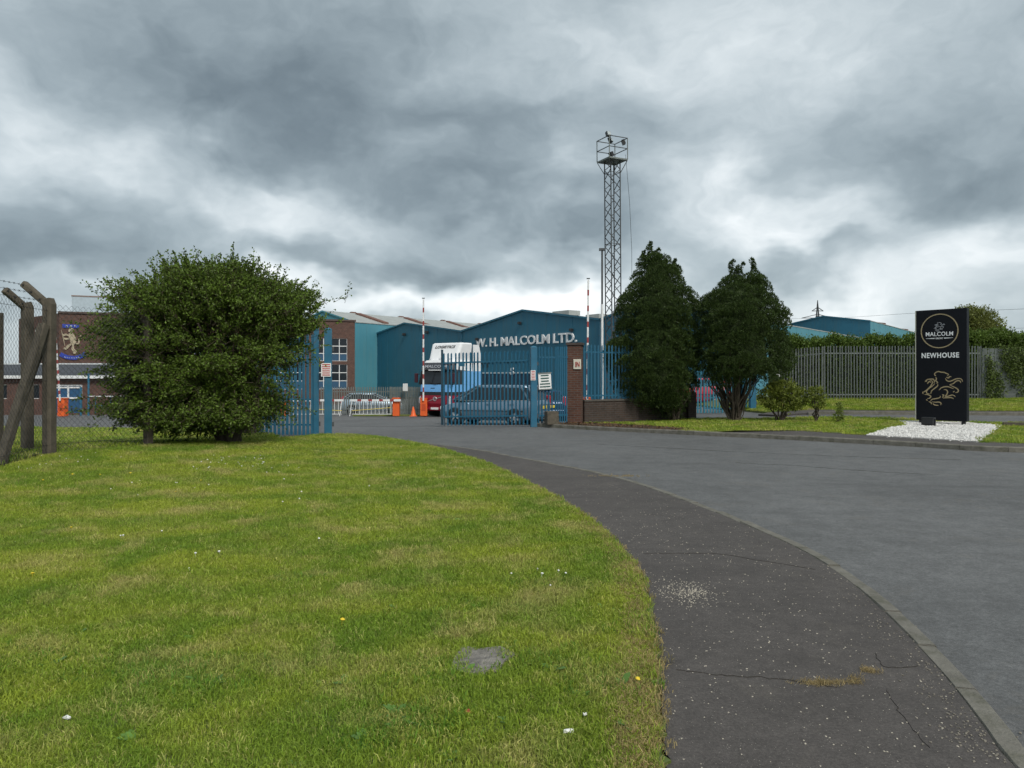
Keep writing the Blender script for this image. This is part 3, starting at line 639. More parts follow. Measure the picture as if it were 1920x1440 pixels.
# brick office block: frame x along the front to the right, y inwards
BA = Vector((-39.7, 65.0)); BB = Vector((-15.9, 75.0)); bl = (BB - BA).length; bd = (BB - BA) / bl; RZB = math.atan2(bd.y, bd.x)
ob = E('office_building', 'red brown brick office block with white framed windows and lion emblem', 'building', (BA.x, BA.y, 0), RZB)
def wall_with_openings(x0, x1, z0, z1, ops, t=.3, y=0.0):
    xs = sorted({x0, x1, *[o[0] for o in ops], *[o[1] for o in ops]}); mb = MB()
    for a, b in zip(xs, xs[1:]):
        c = sorted([(o[2], o[3]) for o in ops if o[0] <= a + 1e-6 and o[1] >= b - 1e-6]); z = z0
        for p, q_ in c:
            if p > z: mb.bb(a, b, y, y + t, z, p)
            z = q_
        if z < z1: mb.bb(a, b, y, y + t, z, z1)
    return mb
def window(parent, x0, x1, z0, z1, nx, nz, y=.0, panel_rows=()):
    f = MB()
    for i in range(nx + 1): f.bb(x0 + (x1 - x0) * i / nx - .035, x0 + (x1 - x0) * i / nx + .035, y + .04, y + .14, z0, z1)
    for j in range(nz + 1): f.bb(x0, x1, y + .045, y + .135, z0 + (z1 - z0) * j / nz - .035, z0 + (z1 - z0) * j / nz + .035)
    w = f.build('window', WHITE, parent)
    for i in range(nx):
        for j in range(nz):
            MB().bb(x0 + (x1 - x0) * i / nx + .05, x0 + (x1 - x0) * (i + 1) / nx - .05, y + .08, y + .1, z0 + (z1 - z0) * j / nz + .05, z0 + (z1 - z0) * (j + 1) / nz - .05).build('pane', PANELB if j in panel_rows else GLASS, w)
def bxu(u): k = (u - 960) / FP; return (BA.x - k * BA.y) / (k * bd.y - bd.x)     # distance along the front under column u
wins = []; w1 = bxu(651)
xx = w1
while xx > 6.5:
    wins.append((max(xx - 3.1, bxu(168)), xx)); xx -= 4.2
ops = [(a, b, c, d) for a, b in wins for c, d in ((.3, 2.75), (3.1, 5.35))]
wall_with_openings(0, bl, -1.25, 7.1, ops).build('wall', BRICK, ob)
for a, b, c, d in ops:
    window(ob, a, b, c, d, 4, 3, 0, (0,)); 
for a, b in wins: MB().bb(a, b, .02, .2, 2.76, 3.09).build('spandrel', WHITE, ob)
MB().bb(-.1, bl + .1, -.1, .35, 7.1, 7.28).build('coping', M('dark_coping', (.10, .07, .06), .8), ob)
MB().bb(bl - .3, bl, .31, 9, -1.25, 7.1).bb(.3, bl - .3, 8.7, 9, -1.25, 7.1).build('rear_wall', BRICK, ob)
sw = wall_with_openings(-10, 0, -1.25, 7.1, [(-8.6, -7.2, 4.2, 6.0), (-5.9, -4.5, 4.2, 6.0), (-3.2, -1.8, 4.2, 6.0), (-8.6, -7.2, .9, 2.7), (-5.9, -4.5, .9, 2.7), (-3.2, -1.8, .9, 2.7)])
so_ = sw.build('side_wall', BRICK, ob, rot=(0, 0, R(-62)))
for x0 in (-8.6, -5.9, -3.2):
    for z0 in (4.2, .9):
        f = MB(); f.bb(x0, x0 + 1.4, .1, .16, z0, z0 + 1.8).build('window', GLASS, ob, rot=(0, 0, R(-62)))
        g_ = MB()
        for i in range(3): g_.bb(x0 + .7 * i - .04, x0 + .7 * i + .04, .05, .14, z0, z0 + 1.8)
        for j in range(3): g_.bb(x0, x0 + 1.4, .055, .135, z0 + .9 * j - .04, z0 + .9 * j + .04)
        g_.build('window_frame', WHITE, ob, rot=(0, 0, R(-62)))
MB().bb(.2, bl - .2, .35, 8.8, 6.7, 6.9).build('roof', ROOFG, ob)
MB().bb(.6, 4.6, 2.5, 7, 6.95, 8.85).build('plant_room', M('pale_plant_room', (.40, .47, .52), .6), ob)
MB().bb(.57, 4.63, 2.47, 7.03, 8.86, 8.97).build('plant_room_roof', M('plant_roof_edge', (.25, .19, .17), .8), ob)
# lion emblem on the brick wall
CREAM = M('cream_emblem', (.42, .36, .25), .7, .15, 5); RIB = M('blue_ribbon', (.03, .06, .38), .5, .1)
def ribbon(mb, pts, w, y, th=.03, taper=True, smooth=5):
    P = catmull(pts, smooth) if smooth else pts; n = len(P); L_ = []; R_ = []
    for i in range(n):
        a = np.array(P[max(i - 1, 0)]); b = np.array(P[min(i + 1, n - 1)]); t = b - a; t = t / (np.linalg.norm(t) or 1); nn = np.array([-t[1], t[0]])
        k = i / (n - 1); ww = w * (.35 + .65 * math.sin(math.pi * min(max(k, .02), .98)) ** .6) if taper else w
        L_.append(np.array(P[i]) + nn * ww / 2); R_.append(np.array(P[i]) - nn * ww / 2)
    rings = [[(l[0], y, l[1]), (r[0], y, r[1]), (r[0], y - th, r[1]), (l[0], y - th, l[1])] for l, r in zip(L_, R_)]
    return mb.loft(rings)
em = MB()
ex = .12; ez = 4.4
for pts, w in ([[(.95, 1.2), (1.05, .8), (1.2, .35), (1.1, -.1)], .62], [[(.85, 1.25), (1.0, 1.5), (1.2, 1.45)], .45], [[(.8, .9), (.45, 1.0), (.15, .85)], .22], [[(.9, .6), (.5, .55), (.2, .65)], .2], [[(1.1, .1), (.75, -.15), (.5, -.45), (.3, -.4)], .26],
               [[(1.2, -.1), (1.15, -.5), (1.4, -.8), (1.2, -.95)], .28], [[(1.35, .1), (1.7, .1), (1.75, .6), (1.95, .95)], .16], [[(1.75, .55), (2.05, .55)], .16], [[(.05, 1.5), (.2, .8), (.4, -.2)], .07]):
    ribbon(em, [(x, z) for x, z in pts], w, -.012, .05)
em.build('lion_emblem', CREAM, ob, (ex, 0, ez)).scale = (.8, 1, .84)
rb = MB(); ribbon(rb, [(.15, 1.92), (1.0, 1.88), (1.75, 1.9)], .38, -.012, .05, False); ribbon(rb, [(-.05, -1.05), (.6, -1.35), (1.4, -1.42), (2.0, -1.22), (2.35, -.95)], .42, -.014, .05, False); rb.build('emblem_ribbon', RIB, ob, (ex, 0, ez)).scale = (.8, 1, .84)
mk = MB()
for i in range(3): ribbon(mk, [(.5 + i * .4, 1.98), (.68 + i * .4, 1.82)], .07, -.07, .02, False); ribbon(mk, [(.5 + i * .4, 1.82), (.68 + i * .4, 1.98)], .07, -.07, .02, False)
for i in range(7): ribbon(mk, [(.35 + i * .22, -1.3 - .1 * math.sin(i * .5)), (.47 + i * .22, -1.42 - .06 * math.sin(i * .5))], .05, -.07, .02, False)
mk.build('ribbon_lettering', M('pale_ribbon_ink', (.45, .5, .65), .6), ob, (ex, 0, ez)).scale = (.8, 1, .84)

# low gatehouse in front of the office
gx0, gx1, gy = -38.5, -26.2, 49.0
gt = E('gatehouse', 'low brick gatehouse with white fascia, dark sloping canopy and blue door', 'building', (gx0, gy, gh(-30, gy)), R(2))
gl = gx1 - gx0; gh_ = 2.35
gops = [(1.6 + i * 2.1, 2.9 + i * 2.1, 1.0, 1.95) for i in range(3)] + [(8.0, 9.9, .05, 1.95)]
wall_with_openings(0, gl, -.3, gh_, gops, .25).build('wall', BRICK, gt)
MB().bb(gl - .25, gl, .26, 5, -.3, gh_).build('side_wall', BRICK, gt)
for a, b, c, d in gops[:3]: window(gt, a, b, c, d, 2, 1, .03)
dr = MB().bb(8.0, 9.9, .1, .16, .05, 1.95).build('door', M('blue_door', (.025, .09, .19), .5), gt); f_ = MB()
for x in (8.05, 8.95, 9.85): f_.bb(x - .05, x + .05, .04, .1, 1.05, 1.9)
for z in (1.05, 1.75, 1.9): f_.bb(8.0, 9.9, .045, .095, z - .05, z + .05)
f_.build('door_frame', WHITE, dr)
MB().bb(-.3, gl + .2, -.35, 5, gh_, gh_ + .2).build('fascia', WHITE, gt)
mb = MB(); mb.prism([(-.2, gh_ + .21), (5, gh_ + .21), (5, gh_ + 1.0), (.6, gh_ + .42)], 'x', 0, gl + .1); mb.build('roof', M('dark_slate_canopy', (.05, .055, .065), .7, .15), gt)
MB().prism([(4.9, gh_ + 1.01), (5.1, gh_ + 1.01), (5.1, gh_ + 1.1), (4.9, gh_ + 1.1)], 'x', -.05, gl + .15).build('roof_edge', TRIMW, gt)

# ------------------------------------------------------------------ palisade fences and gates
def pale_mesh(h, w, mat, key, point=True):
    mb = MB(); xs = [-w / 2, -w / 4, 0, w / 4, w / 2]; ys = [.012, -.008, .004, -.008, .012]
    ring = [(x, y) for x, y in zip(xs, ys)] + [(x, y + .007) for x, y in zip(xs[::-1], ys[::-1])]
    def tz(x): return h - (abs(x) * 1.5 if point else 0)
    mb.loft([[(x, y, 0) for x, y in ring], [(x, y, tz(x)) for x, y in ring]]); return mb.mesh(key, mat)
PALES = {}
def palisade(root, a, b, z0, z1, h, pitch, mat, railmat, rails=(.3, .8), w=.065, posts=0, key='blue', postmat=None, jitter=.004, pw=.03):
    """pales, rails and posts from a to b (world x, y); base height z0 at a, z1 at b; children of root"""
    a = np.array(a); b = np.array(b); L_ = np.linalg.norm(b - a); d = (b - a) / L_; rz = math.atan2(d[1], d[0]); O = root.location
    k = (key, round(h, 2), round(w, 3))
    if k not in PALES: PALES[k] = pale_mesh(h, w, mat, 'pale')
    n = int(round(L_ / pitch)); nrm = np.array([d[1], -d[0]])
    for i in range(n + 1):
        t = i / n; p = a + (b - a) * t + nrm * .03; z = z0 + (z1 - z0) * t
        link('pale', PALES[k], root, (p[0] - O[0], p[1] - O[1], z - O[2] + random.uniform(-jitter, jitter)), (random.uniform(-.004, .004), random.uniform(-.006, .006), rz))
    for f in rails:
        MB().bar((a[0] - O[0], a[1] - O[1], z0 + h * f - O[2]), (b[0] - O[0], b[1] - O[1], z1 + h * f - O[2]), .035, .05).build('rail', railmat, root)
    for i in range(posts):
        t = i / max(posts - 1, 1); p = a + (b - a) * t - nrm * .09; z = z0 + (z1 - z0) * t
        MB().box((0, 0, h * .49), (pw, pw * .6, h * .98)).build('post', postmat or railmat, root, (p[0] - O[0], p[1] - O[1], z - O[2]), (0, 0, rz))
def gate_post(name, x, y, h, w, label, rz=0.0):
    t = E(name, label, 'gate post', (x, y, gh(x, y) - .05), rz); MB().bb(-w / 2, w / 2, -w / 2, w / 2, 0, h).build('shaft', BLUE, t, bevel=.008)
    MB().loft([[(sx * w * .52, sy * w * .52, h) for sx, sy in ((-1, -1), (1, -1), (1, 1), (-1, 1))], [(sx * w * .52, sy * w * .52, h + .03) for sx, sy in ((-1, -1), (1, -1), (1, 1), (-1, 1))], [(sx * w * .2, sy * w * .2, h + .07) for sx, sy in ((-1, -1), (1, -1), (1, 1), (-1, 1))]]).build('cap', BLUE, t)
    for z in (.35, h - .5): MB().box((w * .6, 0, z), (w * .35, .05, .12)).build('hinge', DGALV, t)
    return t
RW = math.atan2(GATE_R[1] - GATE_L[1], GATE_R[0] - GATE_L[0])
gate_post('gate_post', GATE_L[0], GATE_L[1], 2.88, .2, 'thick blue steel gate post at the lawn edge with a white notice', R(12))
gate_post('gate_post', GATE_L[0] - .36, GATE_L[1] + .15, 2.95, .14, 'slimmer blue post just behind the lawn side gate post', R(12))
gate_post('gate_post', GATE_R[0], GATE_R[1], 2.55, .2, 'blue steel gate post at the hinge of the open leaf beside the kerb', R(8))
lf = E('gate_leaf', 'open blue palisade gate leaf standing in front of the parked grey car', 'gate', (.56, 24.02, 0))
palisade(lf, (.50, 24.03), (-2.26, 24.7), .02, -.05, 2.42, .129, BLUE, BLUED, (.12, .86), .054)
MB().bar((-2.33 - .56, 24.72 - 24.02, -.03), (-2.33 - .56, 24.72 - 24.02, 2.48), .07).build('end_stile', M('dark_blue_stile', (.016, .05, .075), .5), lf)
MB().bar((-2.25 - .56, 24.6 - 24.02, .25), (-2.25 - .56, 24.6 - 24.02, -.2), .025).build('drop_bolt', DGALV, lf)
MB().box((-1.66 - .56, 24.46 - 24.02, 1.98), (.2, .03, .12)).build('lock_plate', BLUED, lf)
lp = E('palisade_fence', 'fixed blue palisade panel between the bush and the lawn side gate post', 'fence', (-6.75, 20.25, 0))
palisade(lp, (-6.95, 20.35), (-5.42, 20.12), .0, .0, 2.75, .118, BLUE, BLUED, (.1, .35, .9), .078, 2)
sp1 = E('palisade_fence', 'blue palisade side gate with a large white notice board on it', 'fence', (.8, 24.1, 0))
palisade(sp1, (.86, 24.12), (1.42, 24.32), .06, .06, 2.5, .112, BLUE, BLUED, (.1, .43, .86), .055, 0)
sp2 = E('palisade_fence', 'narrow blue palisade panel against the brick pier', 'fence', (1.5, 24.4, 0))
palisade(sp2, (1.50, 24.42), (1.88, 24.72), .06, .06, 2.52, .098, BLUE, BLUED, (.1, .86), .05, 0)
bp_ = E('gate_pier', 'tall brick gate pier bearing the IN plate', 'pier', (2.12, 24.85, .03), R(-14))
MB().bb(-.23, .23, -.23, .23, -.1, 2.60).build('shaft', BRICKP, bp_); MB().bb(-.27, .27, -.27, .27, 2.6, 2.68).build('coping', M('pier_coping', (.07, .055, .05), .9, .2), bp_)
wa, wb = (2.38, 25.0), (6.4, 27.5); wlen = math.dist(wa, wb); wrz = math.atan2(wb[1] - wa[1], wb[0] - wa[0])
bw = E('boundary_wall', 'low dark brick wall under the blue railings by the conifers', 'wall', (wa[0], wa[1], 0), wrz)
MB().bb(0, wlen, -.11, .11, -.1, .74).build('brickwork', BRICKD, bw); MB().bb(-.02, wlen + .02, -.14, .14, .742, .80).build('coping', M('wall_coping', (.09, .08, .07), .9, .2), bw)
MB().bb(wlen, wlen + .4, -.2, .2, -.1, 1.0).build('end_pier', BRICKD, bw)
wp = E('palisade_fence', 'blue palisade railing standing on the low brick wall', 'fence', (wa[0], wa[1], .8))
palisade(wp, (wa[0] + .05, wa[1] + .03), wb, .82, .82, 1.85, .15, BLUE, BLUED, (.06, .86), .06, 3)
# exit gates seen between the conifers
eg = E('gate_leaf', 'closed pale blue palisade exit gate seen between the two conifers', 'gate', (7.0, 32.0, 0))
palisade(eg, (5.9, 32.0), (8.15, 32.0), .0, .0, 2.0, .13, M('faded_blue_paint', (.06, .24, .33), .55, .15), BLUE, (.1, .33, .62), .07, 2, 'faded')
eg2 = E('gate_leaf', 'pale blue palisade exit gate leaf behind the bare conifer stems', 'gate', (8.4, 32.0, 0))
palisade(eg2, (8.3, 32.0), (10.4, 32.1), .0, .0, 2.0, .13, MATS['faded_blue_paint'], BLUE, (.1, .33, .62), .07, 2, 'faded')
gate_post('gate_post', PX(1411, 31.5), 31.5, 2.1, .24, 'short pale blue gate post beside the rhododendron bush')
# yard fence
yf = E('palisade_fence', 'grey steel palisade fence across the yard before the blue warehouse', 'fence', (-11.5, 47.2, gh(-9, 47.2)))
zf = gh(-9, 47.2)
palisade(yf, (-12.2, 47.4), (-7.75, 47.2), zf, zf, 1.78, .15, GALV, GALV, (.2, .82), .07, 3, 'galv')
yf2 = E('palisade_fence', 'grey palisade gate with a pale notice beside the striped barrier', 'fence', (-7.5, 46.6, zf))
palisade(yf2, (-7.7, 46.8), (-5.3, 46.2), zf, zf, 1.8, .105, GALV, GALV, (.2, .82), .08, 3, 'galv')
# long grey fence on the right with hedge behind
FB = .53
gf = E('palisade_fence', 'long galvanised palisade fence in front of the hedge behind the black sign', 'fence', (13.8, 33.0, FB))
palisade(gf, (12.2, 33.9), (13.8, 33.0), .40, FB, 2.40, .125, GALV, GALV, (.1, .86), .058, 2, 'galv')
palisade(gf, (13.92, 33.0), (20.85, 33.0), FB, FB, 2.42, .131, GALV, GALV, (.1, .86), .058, 4, 'galv')
gf2 = E('palisade_fence', 'ivy grown galvanised palisade fence at the far end of the hedge', 'fence', (20.95, 33.0, FB))
palisade(gf2, (20.95, 33.02), (26.5, 35.2), FB, FB + .05, 2.32, .088, GALV, GALV, (.1, .86), .06, 4, 'galv')
# notices
INKR = M('red_ink', (.45, .06, .06), .6); INKG = M('dark_green_ink', (.04, .10, .09), .6); PAPER = M('notice_white', (.78, .78, .77), .5, .04)
def notice(name, label, x, y, z, w, h, rz, lines, ink, tilt=0.0):
    t = E(name, label, 'notice', (x, y, z), rz); t.rotation_euler = (0, tilt, rz); MB().bb(-w / 2, w / 2, -.006, .006, 0, h).build('board', PAPER, t)
    for i in range(lines):
        ww = w * random.uniform(.6, .86); zz = h * (1 - (i + .75) / (lines + .5)); MB().bb(-ww / 2, ww / 2, -.010, -.0065, zz - h * .22 / lines, zz + h * .22 / lines).build('print_line', ink, t)
    return t
notice('notice', 'small white notice with red print on the lawn side gate post', GATE_L[0] - .02, GATE_L[1] - .135, PZ(706, 19.87), .26, .36, R(12), 6, INKR)
notice('notice', 'small white notice with red print on the post by the kerb', GATE_R[0] - .02, GATE_R[1] - .125, PZ(713, 23.9), .155, .32, R(8), 6, INKR)
nb = notice('notice', 'large white notice board wired to the blue side gate', 1.08, 24.1, PZ(729, 24.1), .44, .50, R(19), 5, INKG, R(-3))
MB().bb(-.24, .24, -.03, .02, .50, .53).bb(-.24, .24, -.03, .02, -.03, 0).build('frame', GALV, nb)
inn = E('notice', 'cream IN plate with red letters on the brick pier', 'sign', (2.165, 24.575, PZ(692, 24.6)), R(-14)); MB().bb(-.125, .125, -.012, .01, 0, .33).build('board', M('cream_plate', (.66, .62, .52), .5), inn)
letters('IN', M('in_red', (.36, .05, .04), .5), .14, .17, .01, .01, inn, (.01, -.018, .075))
notice('notice', 'pale pink notice on the grey yard palisade', PX(760, 46.1), 46.1, PZ(733, 46.1), .32, .46, R(-14), 0, INKR)
notice('notice', 'white plate fixed at the edge of the conifer near the grey fence', PX(1459, 31.4), 31.4, PZ(706, 31.4), .16, .3, 0, 0, INKR)
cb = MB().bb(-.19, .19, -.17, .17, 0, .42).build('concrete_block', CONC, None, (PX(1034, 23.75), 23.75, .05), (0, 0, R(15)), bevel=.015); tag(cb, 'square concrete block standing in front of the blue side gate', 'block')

# chain link fence with cranked concrete posts
def link_mesh(L_, h, pitch=.055, wire=.0055):
    nx = int(L_ / pitch); nz_ = int(h / pitch); seg = []
    for i in range(nx + 1):
        for j in range(nz_):
            s0 = 1 if (i + j) % 2 else -1
            x0 = i * pitch - s0 * pitch / 2 * .96; x1 = i * pitch + s0 * pitch / 2 * .96; seg.append((x0, j * pitch, x1, (j + 1) * pitch, .004 * s0))
    sg = np.array(seg); a = np.column_stack([sg[:, 0], -sg[:, 4], sg[:, 1]]); b = np.column_stack([sg[:, 2], sg[:, 4], sg[:, 3]]); d = b - a; d /= np.linalg.norm(d, axis=1)[:, None]
    u = np.cross(d, [0, 1, 0]); u /= np.linalg.norm(u, axis=1)[:, None]; v = np.cross(d, u); r = wire / 2; V = []
    for p in (a, b):
        for k in range(3): an = 2.094 * k; V.append(p + (u * math.cos(an) + v * math.sin(an)) * r)
    V = np.stack(V, 1).reshape(-1, 3); n = len(a); base = (np.arange(n) * 6)[:, None]
    F = np.concatenate([base + np.array([[k, (k + 1) % 3, 3 + (k + 1) % 3, 3 + k]]) for k in range(3)]); return V, F
WIRE = M('black_coated_wire', (.028, .028, .030), .5, .1)
def conc_post(name, x, y, z, h, crank, label, rz, w=.14, L_=.62, ang=40):
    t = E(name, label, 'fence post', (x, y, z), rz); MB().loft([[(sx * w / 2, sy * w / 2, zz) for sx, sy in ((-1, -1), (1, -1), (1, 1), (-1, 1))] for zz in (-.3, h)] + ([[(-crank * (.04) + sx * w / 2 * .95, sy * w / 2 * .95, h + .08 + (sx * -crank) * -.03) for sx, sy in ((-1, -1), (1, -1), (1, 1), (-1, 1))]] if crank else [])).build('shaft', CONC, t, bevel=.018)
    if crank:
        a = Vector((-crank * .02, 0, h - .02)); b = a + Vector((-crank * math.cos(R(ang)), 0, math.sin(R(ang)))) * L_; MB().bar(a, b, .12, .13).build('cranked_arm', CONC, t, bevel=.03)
        for k in (.25, .58, .9): p = a.lerp(b, k); MB().box((p.x, -.063, p.z), (.03, .01, .03)).build('bolt_hole', BLACK, t)
    return t
fz = lambda x, y: gh(x, y)
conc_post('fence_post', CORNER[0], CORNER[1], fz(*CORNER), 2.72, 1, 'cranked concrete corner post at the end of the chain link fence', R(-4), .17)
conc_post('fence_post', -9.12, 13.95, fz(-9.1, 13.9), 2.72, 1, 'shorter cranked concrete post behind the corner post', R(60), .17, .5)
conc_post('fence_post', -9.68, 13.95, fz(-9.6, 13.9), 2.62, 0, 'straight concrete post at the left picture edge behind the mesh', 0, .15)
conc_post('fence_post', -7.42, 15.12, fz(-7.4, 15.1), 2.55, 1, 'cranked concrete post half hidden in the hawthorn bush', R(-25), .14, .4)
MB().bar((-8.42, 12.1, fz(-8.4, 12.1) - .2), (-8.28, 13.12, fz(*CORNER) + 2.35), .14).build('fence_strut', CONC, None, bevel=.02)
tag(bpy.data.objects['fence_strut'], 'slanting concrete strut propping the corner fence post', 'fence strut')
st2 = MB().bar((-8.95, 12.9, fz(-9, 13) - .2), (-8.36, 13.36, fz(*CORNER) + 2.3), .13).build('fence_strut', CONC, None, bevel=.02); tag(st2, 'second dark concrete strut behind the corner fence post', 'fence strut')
cf = E('chain_link_fence', 'black chain link mesh with barbed wire running from the corner post', 'fence', (CORNER[0], CORNER[1], 0))
for (a, b, off) in ((CORNER, (-7.1, 15.75), -.09), ((-7.1, 15.75), (-5.9, 18.1), -.09), (CORNER, (-7.85, 10.75), .09), ((-7.85, 10.75), (-7.5, 8.6), .09)):
    L_ = math.dist(a, b); V, F = link_mesh(L_, 2.72); rz = math.atan2(b[1] - a[1], b[0] - a[0]); o = link('mesh_panel', npmesh('mesh_panel', V, F, WIRE), cf, (a[0] - CORNER[0], a[1] - CORNER[1], min(gh(*a), gh(*b)) + .05), (0, 0, rz)); o['kind'] = 'stuff'
    nn = (-math.sin(rz), math.cos(rz)); 
    for z in (.2, 1.35, 2.6): MB().tube([(a[0] - CORNER[0], a[1] - CORNER[1], gh(*a) + z), (b[0] - CORNER[0], b[1] - CORNER[1], gh(*b) + z)], .004, 4).build('line_wire', WIRE, cf)
for k in (.2, .55, .92):
    ax, az = CORNER[0] - .02 - .475 * k, fz(*CORNER) + 2.7 + .40 * k; mb = MB(); a = Vector((ax, CORNER[1] - .07, az)); b = Vector((ax + .75, CORNER[1] - 5.0, az - .05)); mb.tube([(a - Vector((*CORNER, 0)))[:], (a.lerp(b, .5) - Vector((*CORNER, .05)))[:], (b - Vector((*CORNER, 0)))[:]], .0035, 4)
    for i in range(30):
        p = a.lerp(b, (i + .5) / 30) - Vector((*CORNER, 0)); p.z -= .05 * (1 - abs((i + .5) / 15 - 1)); mb.bar(p + Vector((0, -.02, -.02)), p + Vector((0, .02, .02)), .004); mb.bar(p + Vector((-.02, 0, .02)), p + Vector((.02, 0, -.02)), .004)
    mb.build('barbed_wire', WIRE, cf)
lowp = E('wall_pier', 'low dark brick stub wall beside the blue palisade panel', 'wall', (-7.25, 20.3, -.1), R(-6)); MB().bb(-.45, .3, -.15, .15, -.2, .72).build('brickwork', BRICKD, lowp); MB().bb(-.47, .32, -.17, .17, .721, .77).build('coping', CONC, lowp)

# ------------------------------------------------------------------ black totem sign on white gravel
SA = Vector((13.30, 24.40)); SB = Vector((14.28, 23.28)); sw_ = (SB - SA).length; srz = math.atan2(SB.y - SA.y, SB.x - SA.x); SC = (SA + SB) / 2; SZ = gh(SC.x, SC.y) + .06
sg = E('totem_sign', 'tall black company sign with gold lion standing on white gravel', 'sign', (SC.x, SC.y, SZ), srz)
NAVY = M('black_sign_panel', (.005, .006, .010), .5, .06, 2, spec=.2); GOLD = M('gold_print', (.36, .29, .17), .5, .05); SIGNW = M('white_print', (.80, .82, .85), .5, .03)
SB0, SH = .10, 3.68
MB().bb(-sw_ / 2, sw_ / 2, 0, .22, SB0, SH).build('panel', NAVY, sg, bevel=.006)
MB().bb(-sw_ / 2 - .035, -sw_ / 2 - .002, .01, .21, SB0, SH).build('edge_trim', M('cream_edge', (.62, .60, .50), .5), sg)
for x in (-sw_ / 2 + .12, sw_ / 2 - .12): MB().bb(x - .05, x + .05, .06, .16, -.1, SB0).build('foot', BLACK, sg)
def face(u, v):   # photo pixel on the sign face -> local x, z
    k = (u - 1718.5) / (1811 - 1718.5); d0, d1 = SA.y, SB.y; t = k * d0 / (d1 + k * (d0 - d1)); yt = 588 - 7.5 * k; yb = 797.5 + 3.0 * k
    return (-sw_ / 2 + t * sw_, SB0 + (yb - v) / (yb - yt) * (SH - SB0))
STROKES = [[(640, 270), (625, 235), (655, 195), (710, 172), (770, 185), (835, 190), (890, 215), (935, 235), (905, 275)], [(625, 255), (660, 270)], [(885, 300), (930, 320), (960, 285), (995, 290)],
    [(655, 300), (670, 345), (655, 385), (695, 425), (675, 450)], [(870, 325), (890, 375), (945, 395), (1010, 380), (1080, 345), (1150, 328), (1215, 340), (1243, 400)], [(1200, 430), (1190, 390), (1140, 375), (1080, 405), (1040, 445), (955, 475)],
    [(955, 478), (1030, 515), (1110, 555), (1150, 605), (1130, 645), (1085, 655)], [(1035, 645), (1065, 620)], [(725, 605), (775, 550), (850, 523), (930, 522), (1040, 565)], [(830, 590), (880, 590), (915, 640), (895, 700), (865, 750), (940, 735), (1010, 712), (1060, 725), (1085, 755)],
    [(790, 710), (830, 715), (800, 775)], [(810, 785), (900, 775), (990, 772), (1045, 795)], [(430, 385), (475, 358), (540, 350), (600, 352), (625, 400), (610, 440)], [(415, 410), (460, 385), (440, 415)], [(470, 460), (490, 430), (520, 400), (540, 430)],
    [(530, 380), (575, 395), (575, 450), (535, 520), (470, 590), (400, 645), (365, 660), (380, 700)], [(635, 450), (580, 510), (490, 580), (450, 640), (470, 685), (520, 690)], [(700, 460), (690, 510), (620, 570), (565, 620), (545, 690)],
    [(410, 705), (480, 710), (545, 745), (520, 790), (470, 800)], [(450, 815), (470, 850)], [(755, 735), (740, 775), (660, 798), (580, 815), (540, 850)], [(500, 870), (550, 890), (560, 930)], [(575, 875), (650, 882), (720, 878), (770, 905), (760, 945)], [(590, 910), (630, 945), (715, 955)]]
lm = MB()
for k, s_ in enumerate(STROKES): ribbon(lm, [face(1700 + x / 12, 690 + y / 12) for x, y in s_], .034, -.003 - .0006 * (k % 5), .004)
lm.build('gold_lion_emblem', GOLD, sg)
rc = face(1761, 626); ro = MB(); n_ = 64
rings = []
for i in range(n_ + 1):
    a = 2 * math.pi * i / n_; c, s_ = math.cos(a), math.sin(a); rings.append([(rc[0] + c * r * 1.0, y, rc[1] + s_ * r) for r, y in ((.525, -.003), (.557, -.003), (.557, -.008), (.525, -.008))])
ro.loft(rings, cap=False).build('gold_ring', GOLD, sg)
sm_ = MB(); c0 = np.array(face(1767, 738)); c1 = np.array(face(1761.5, 618.5))
for k, s_ in enumerate(STROKES): ribbon(sm_, [tuple((np.array(face(1700 + x / 12, 690 + y / 12)) - c0) * .27 + c1) for x, y in s_], .010, -.003 - .0006 * (k % 5), .004)
sm_.build('small_lion_emblem', M('silver_print', (.42, .44, .48), .5), sg)
p = face(1761, 634.6); letters('MALCOLM', SIGNW, .80, .135, .010, .004, sg, (p[0], -.009, p[1] - .02), spacing=1.08)
p = face(1761, 641.8); letters('GROUP', SIGNW, .22, .05, .012, .004, sg, (p[0], -.009, p[1]))
for sx in (-1, 1): MB().prism([(p[0] + sx * .14, p[1] + .012), (p[0] + sx * .14, p[1] + .042), (p[0] + sx * .4, p[1] + .034), (p[0] + sx * .4, p[1] + .026)], 'y', -.009, -.004).build('underline', SIGNW, sg)
p = face(1763, 678); letters('NEWHOUSE', SIGNW, 1.10, .17, .026, .004, sg, (p[0] - .01, -.009, p[1]), spacing=1.14)
fl = E('ground_floodlight', 'black box floodlight on the gravel at the foot of the sign', 'floodlight', (PX(1741, 23.0), 23.0, gh(13, 23) + .07), srz)
MB().bb(-.17, .17, -.12, .12, .04, .25).build('housing', BLACK, fl, bevel=.01); MB().bb(-.16, .16, .0, .125, .252, .275).build('lens', GLASS, fl); MB().bb(-.2, .2, -.03, .03, 0, .04).build('bracket', BLACK, fl); MB().bb(-.2, -.175, -.02, .02, .0, .2).build('arm', BLACK, fl); MB().bb(.175, .2, -.02, .02, .0, .2).build('arm', BLACK, fl)
GRAV = M('white_gravel', (.55, .54, .52), .9, .2, 20, island=.35)
tag(drape('gravel_bed', PAD, .5, .058, M('gravel_base', (.40, .39, .37), .9, .3, 14, bump=.8, bscale=35), .05), 'bed of white gravel around the black sign', 'gravel bed', kind='structure')
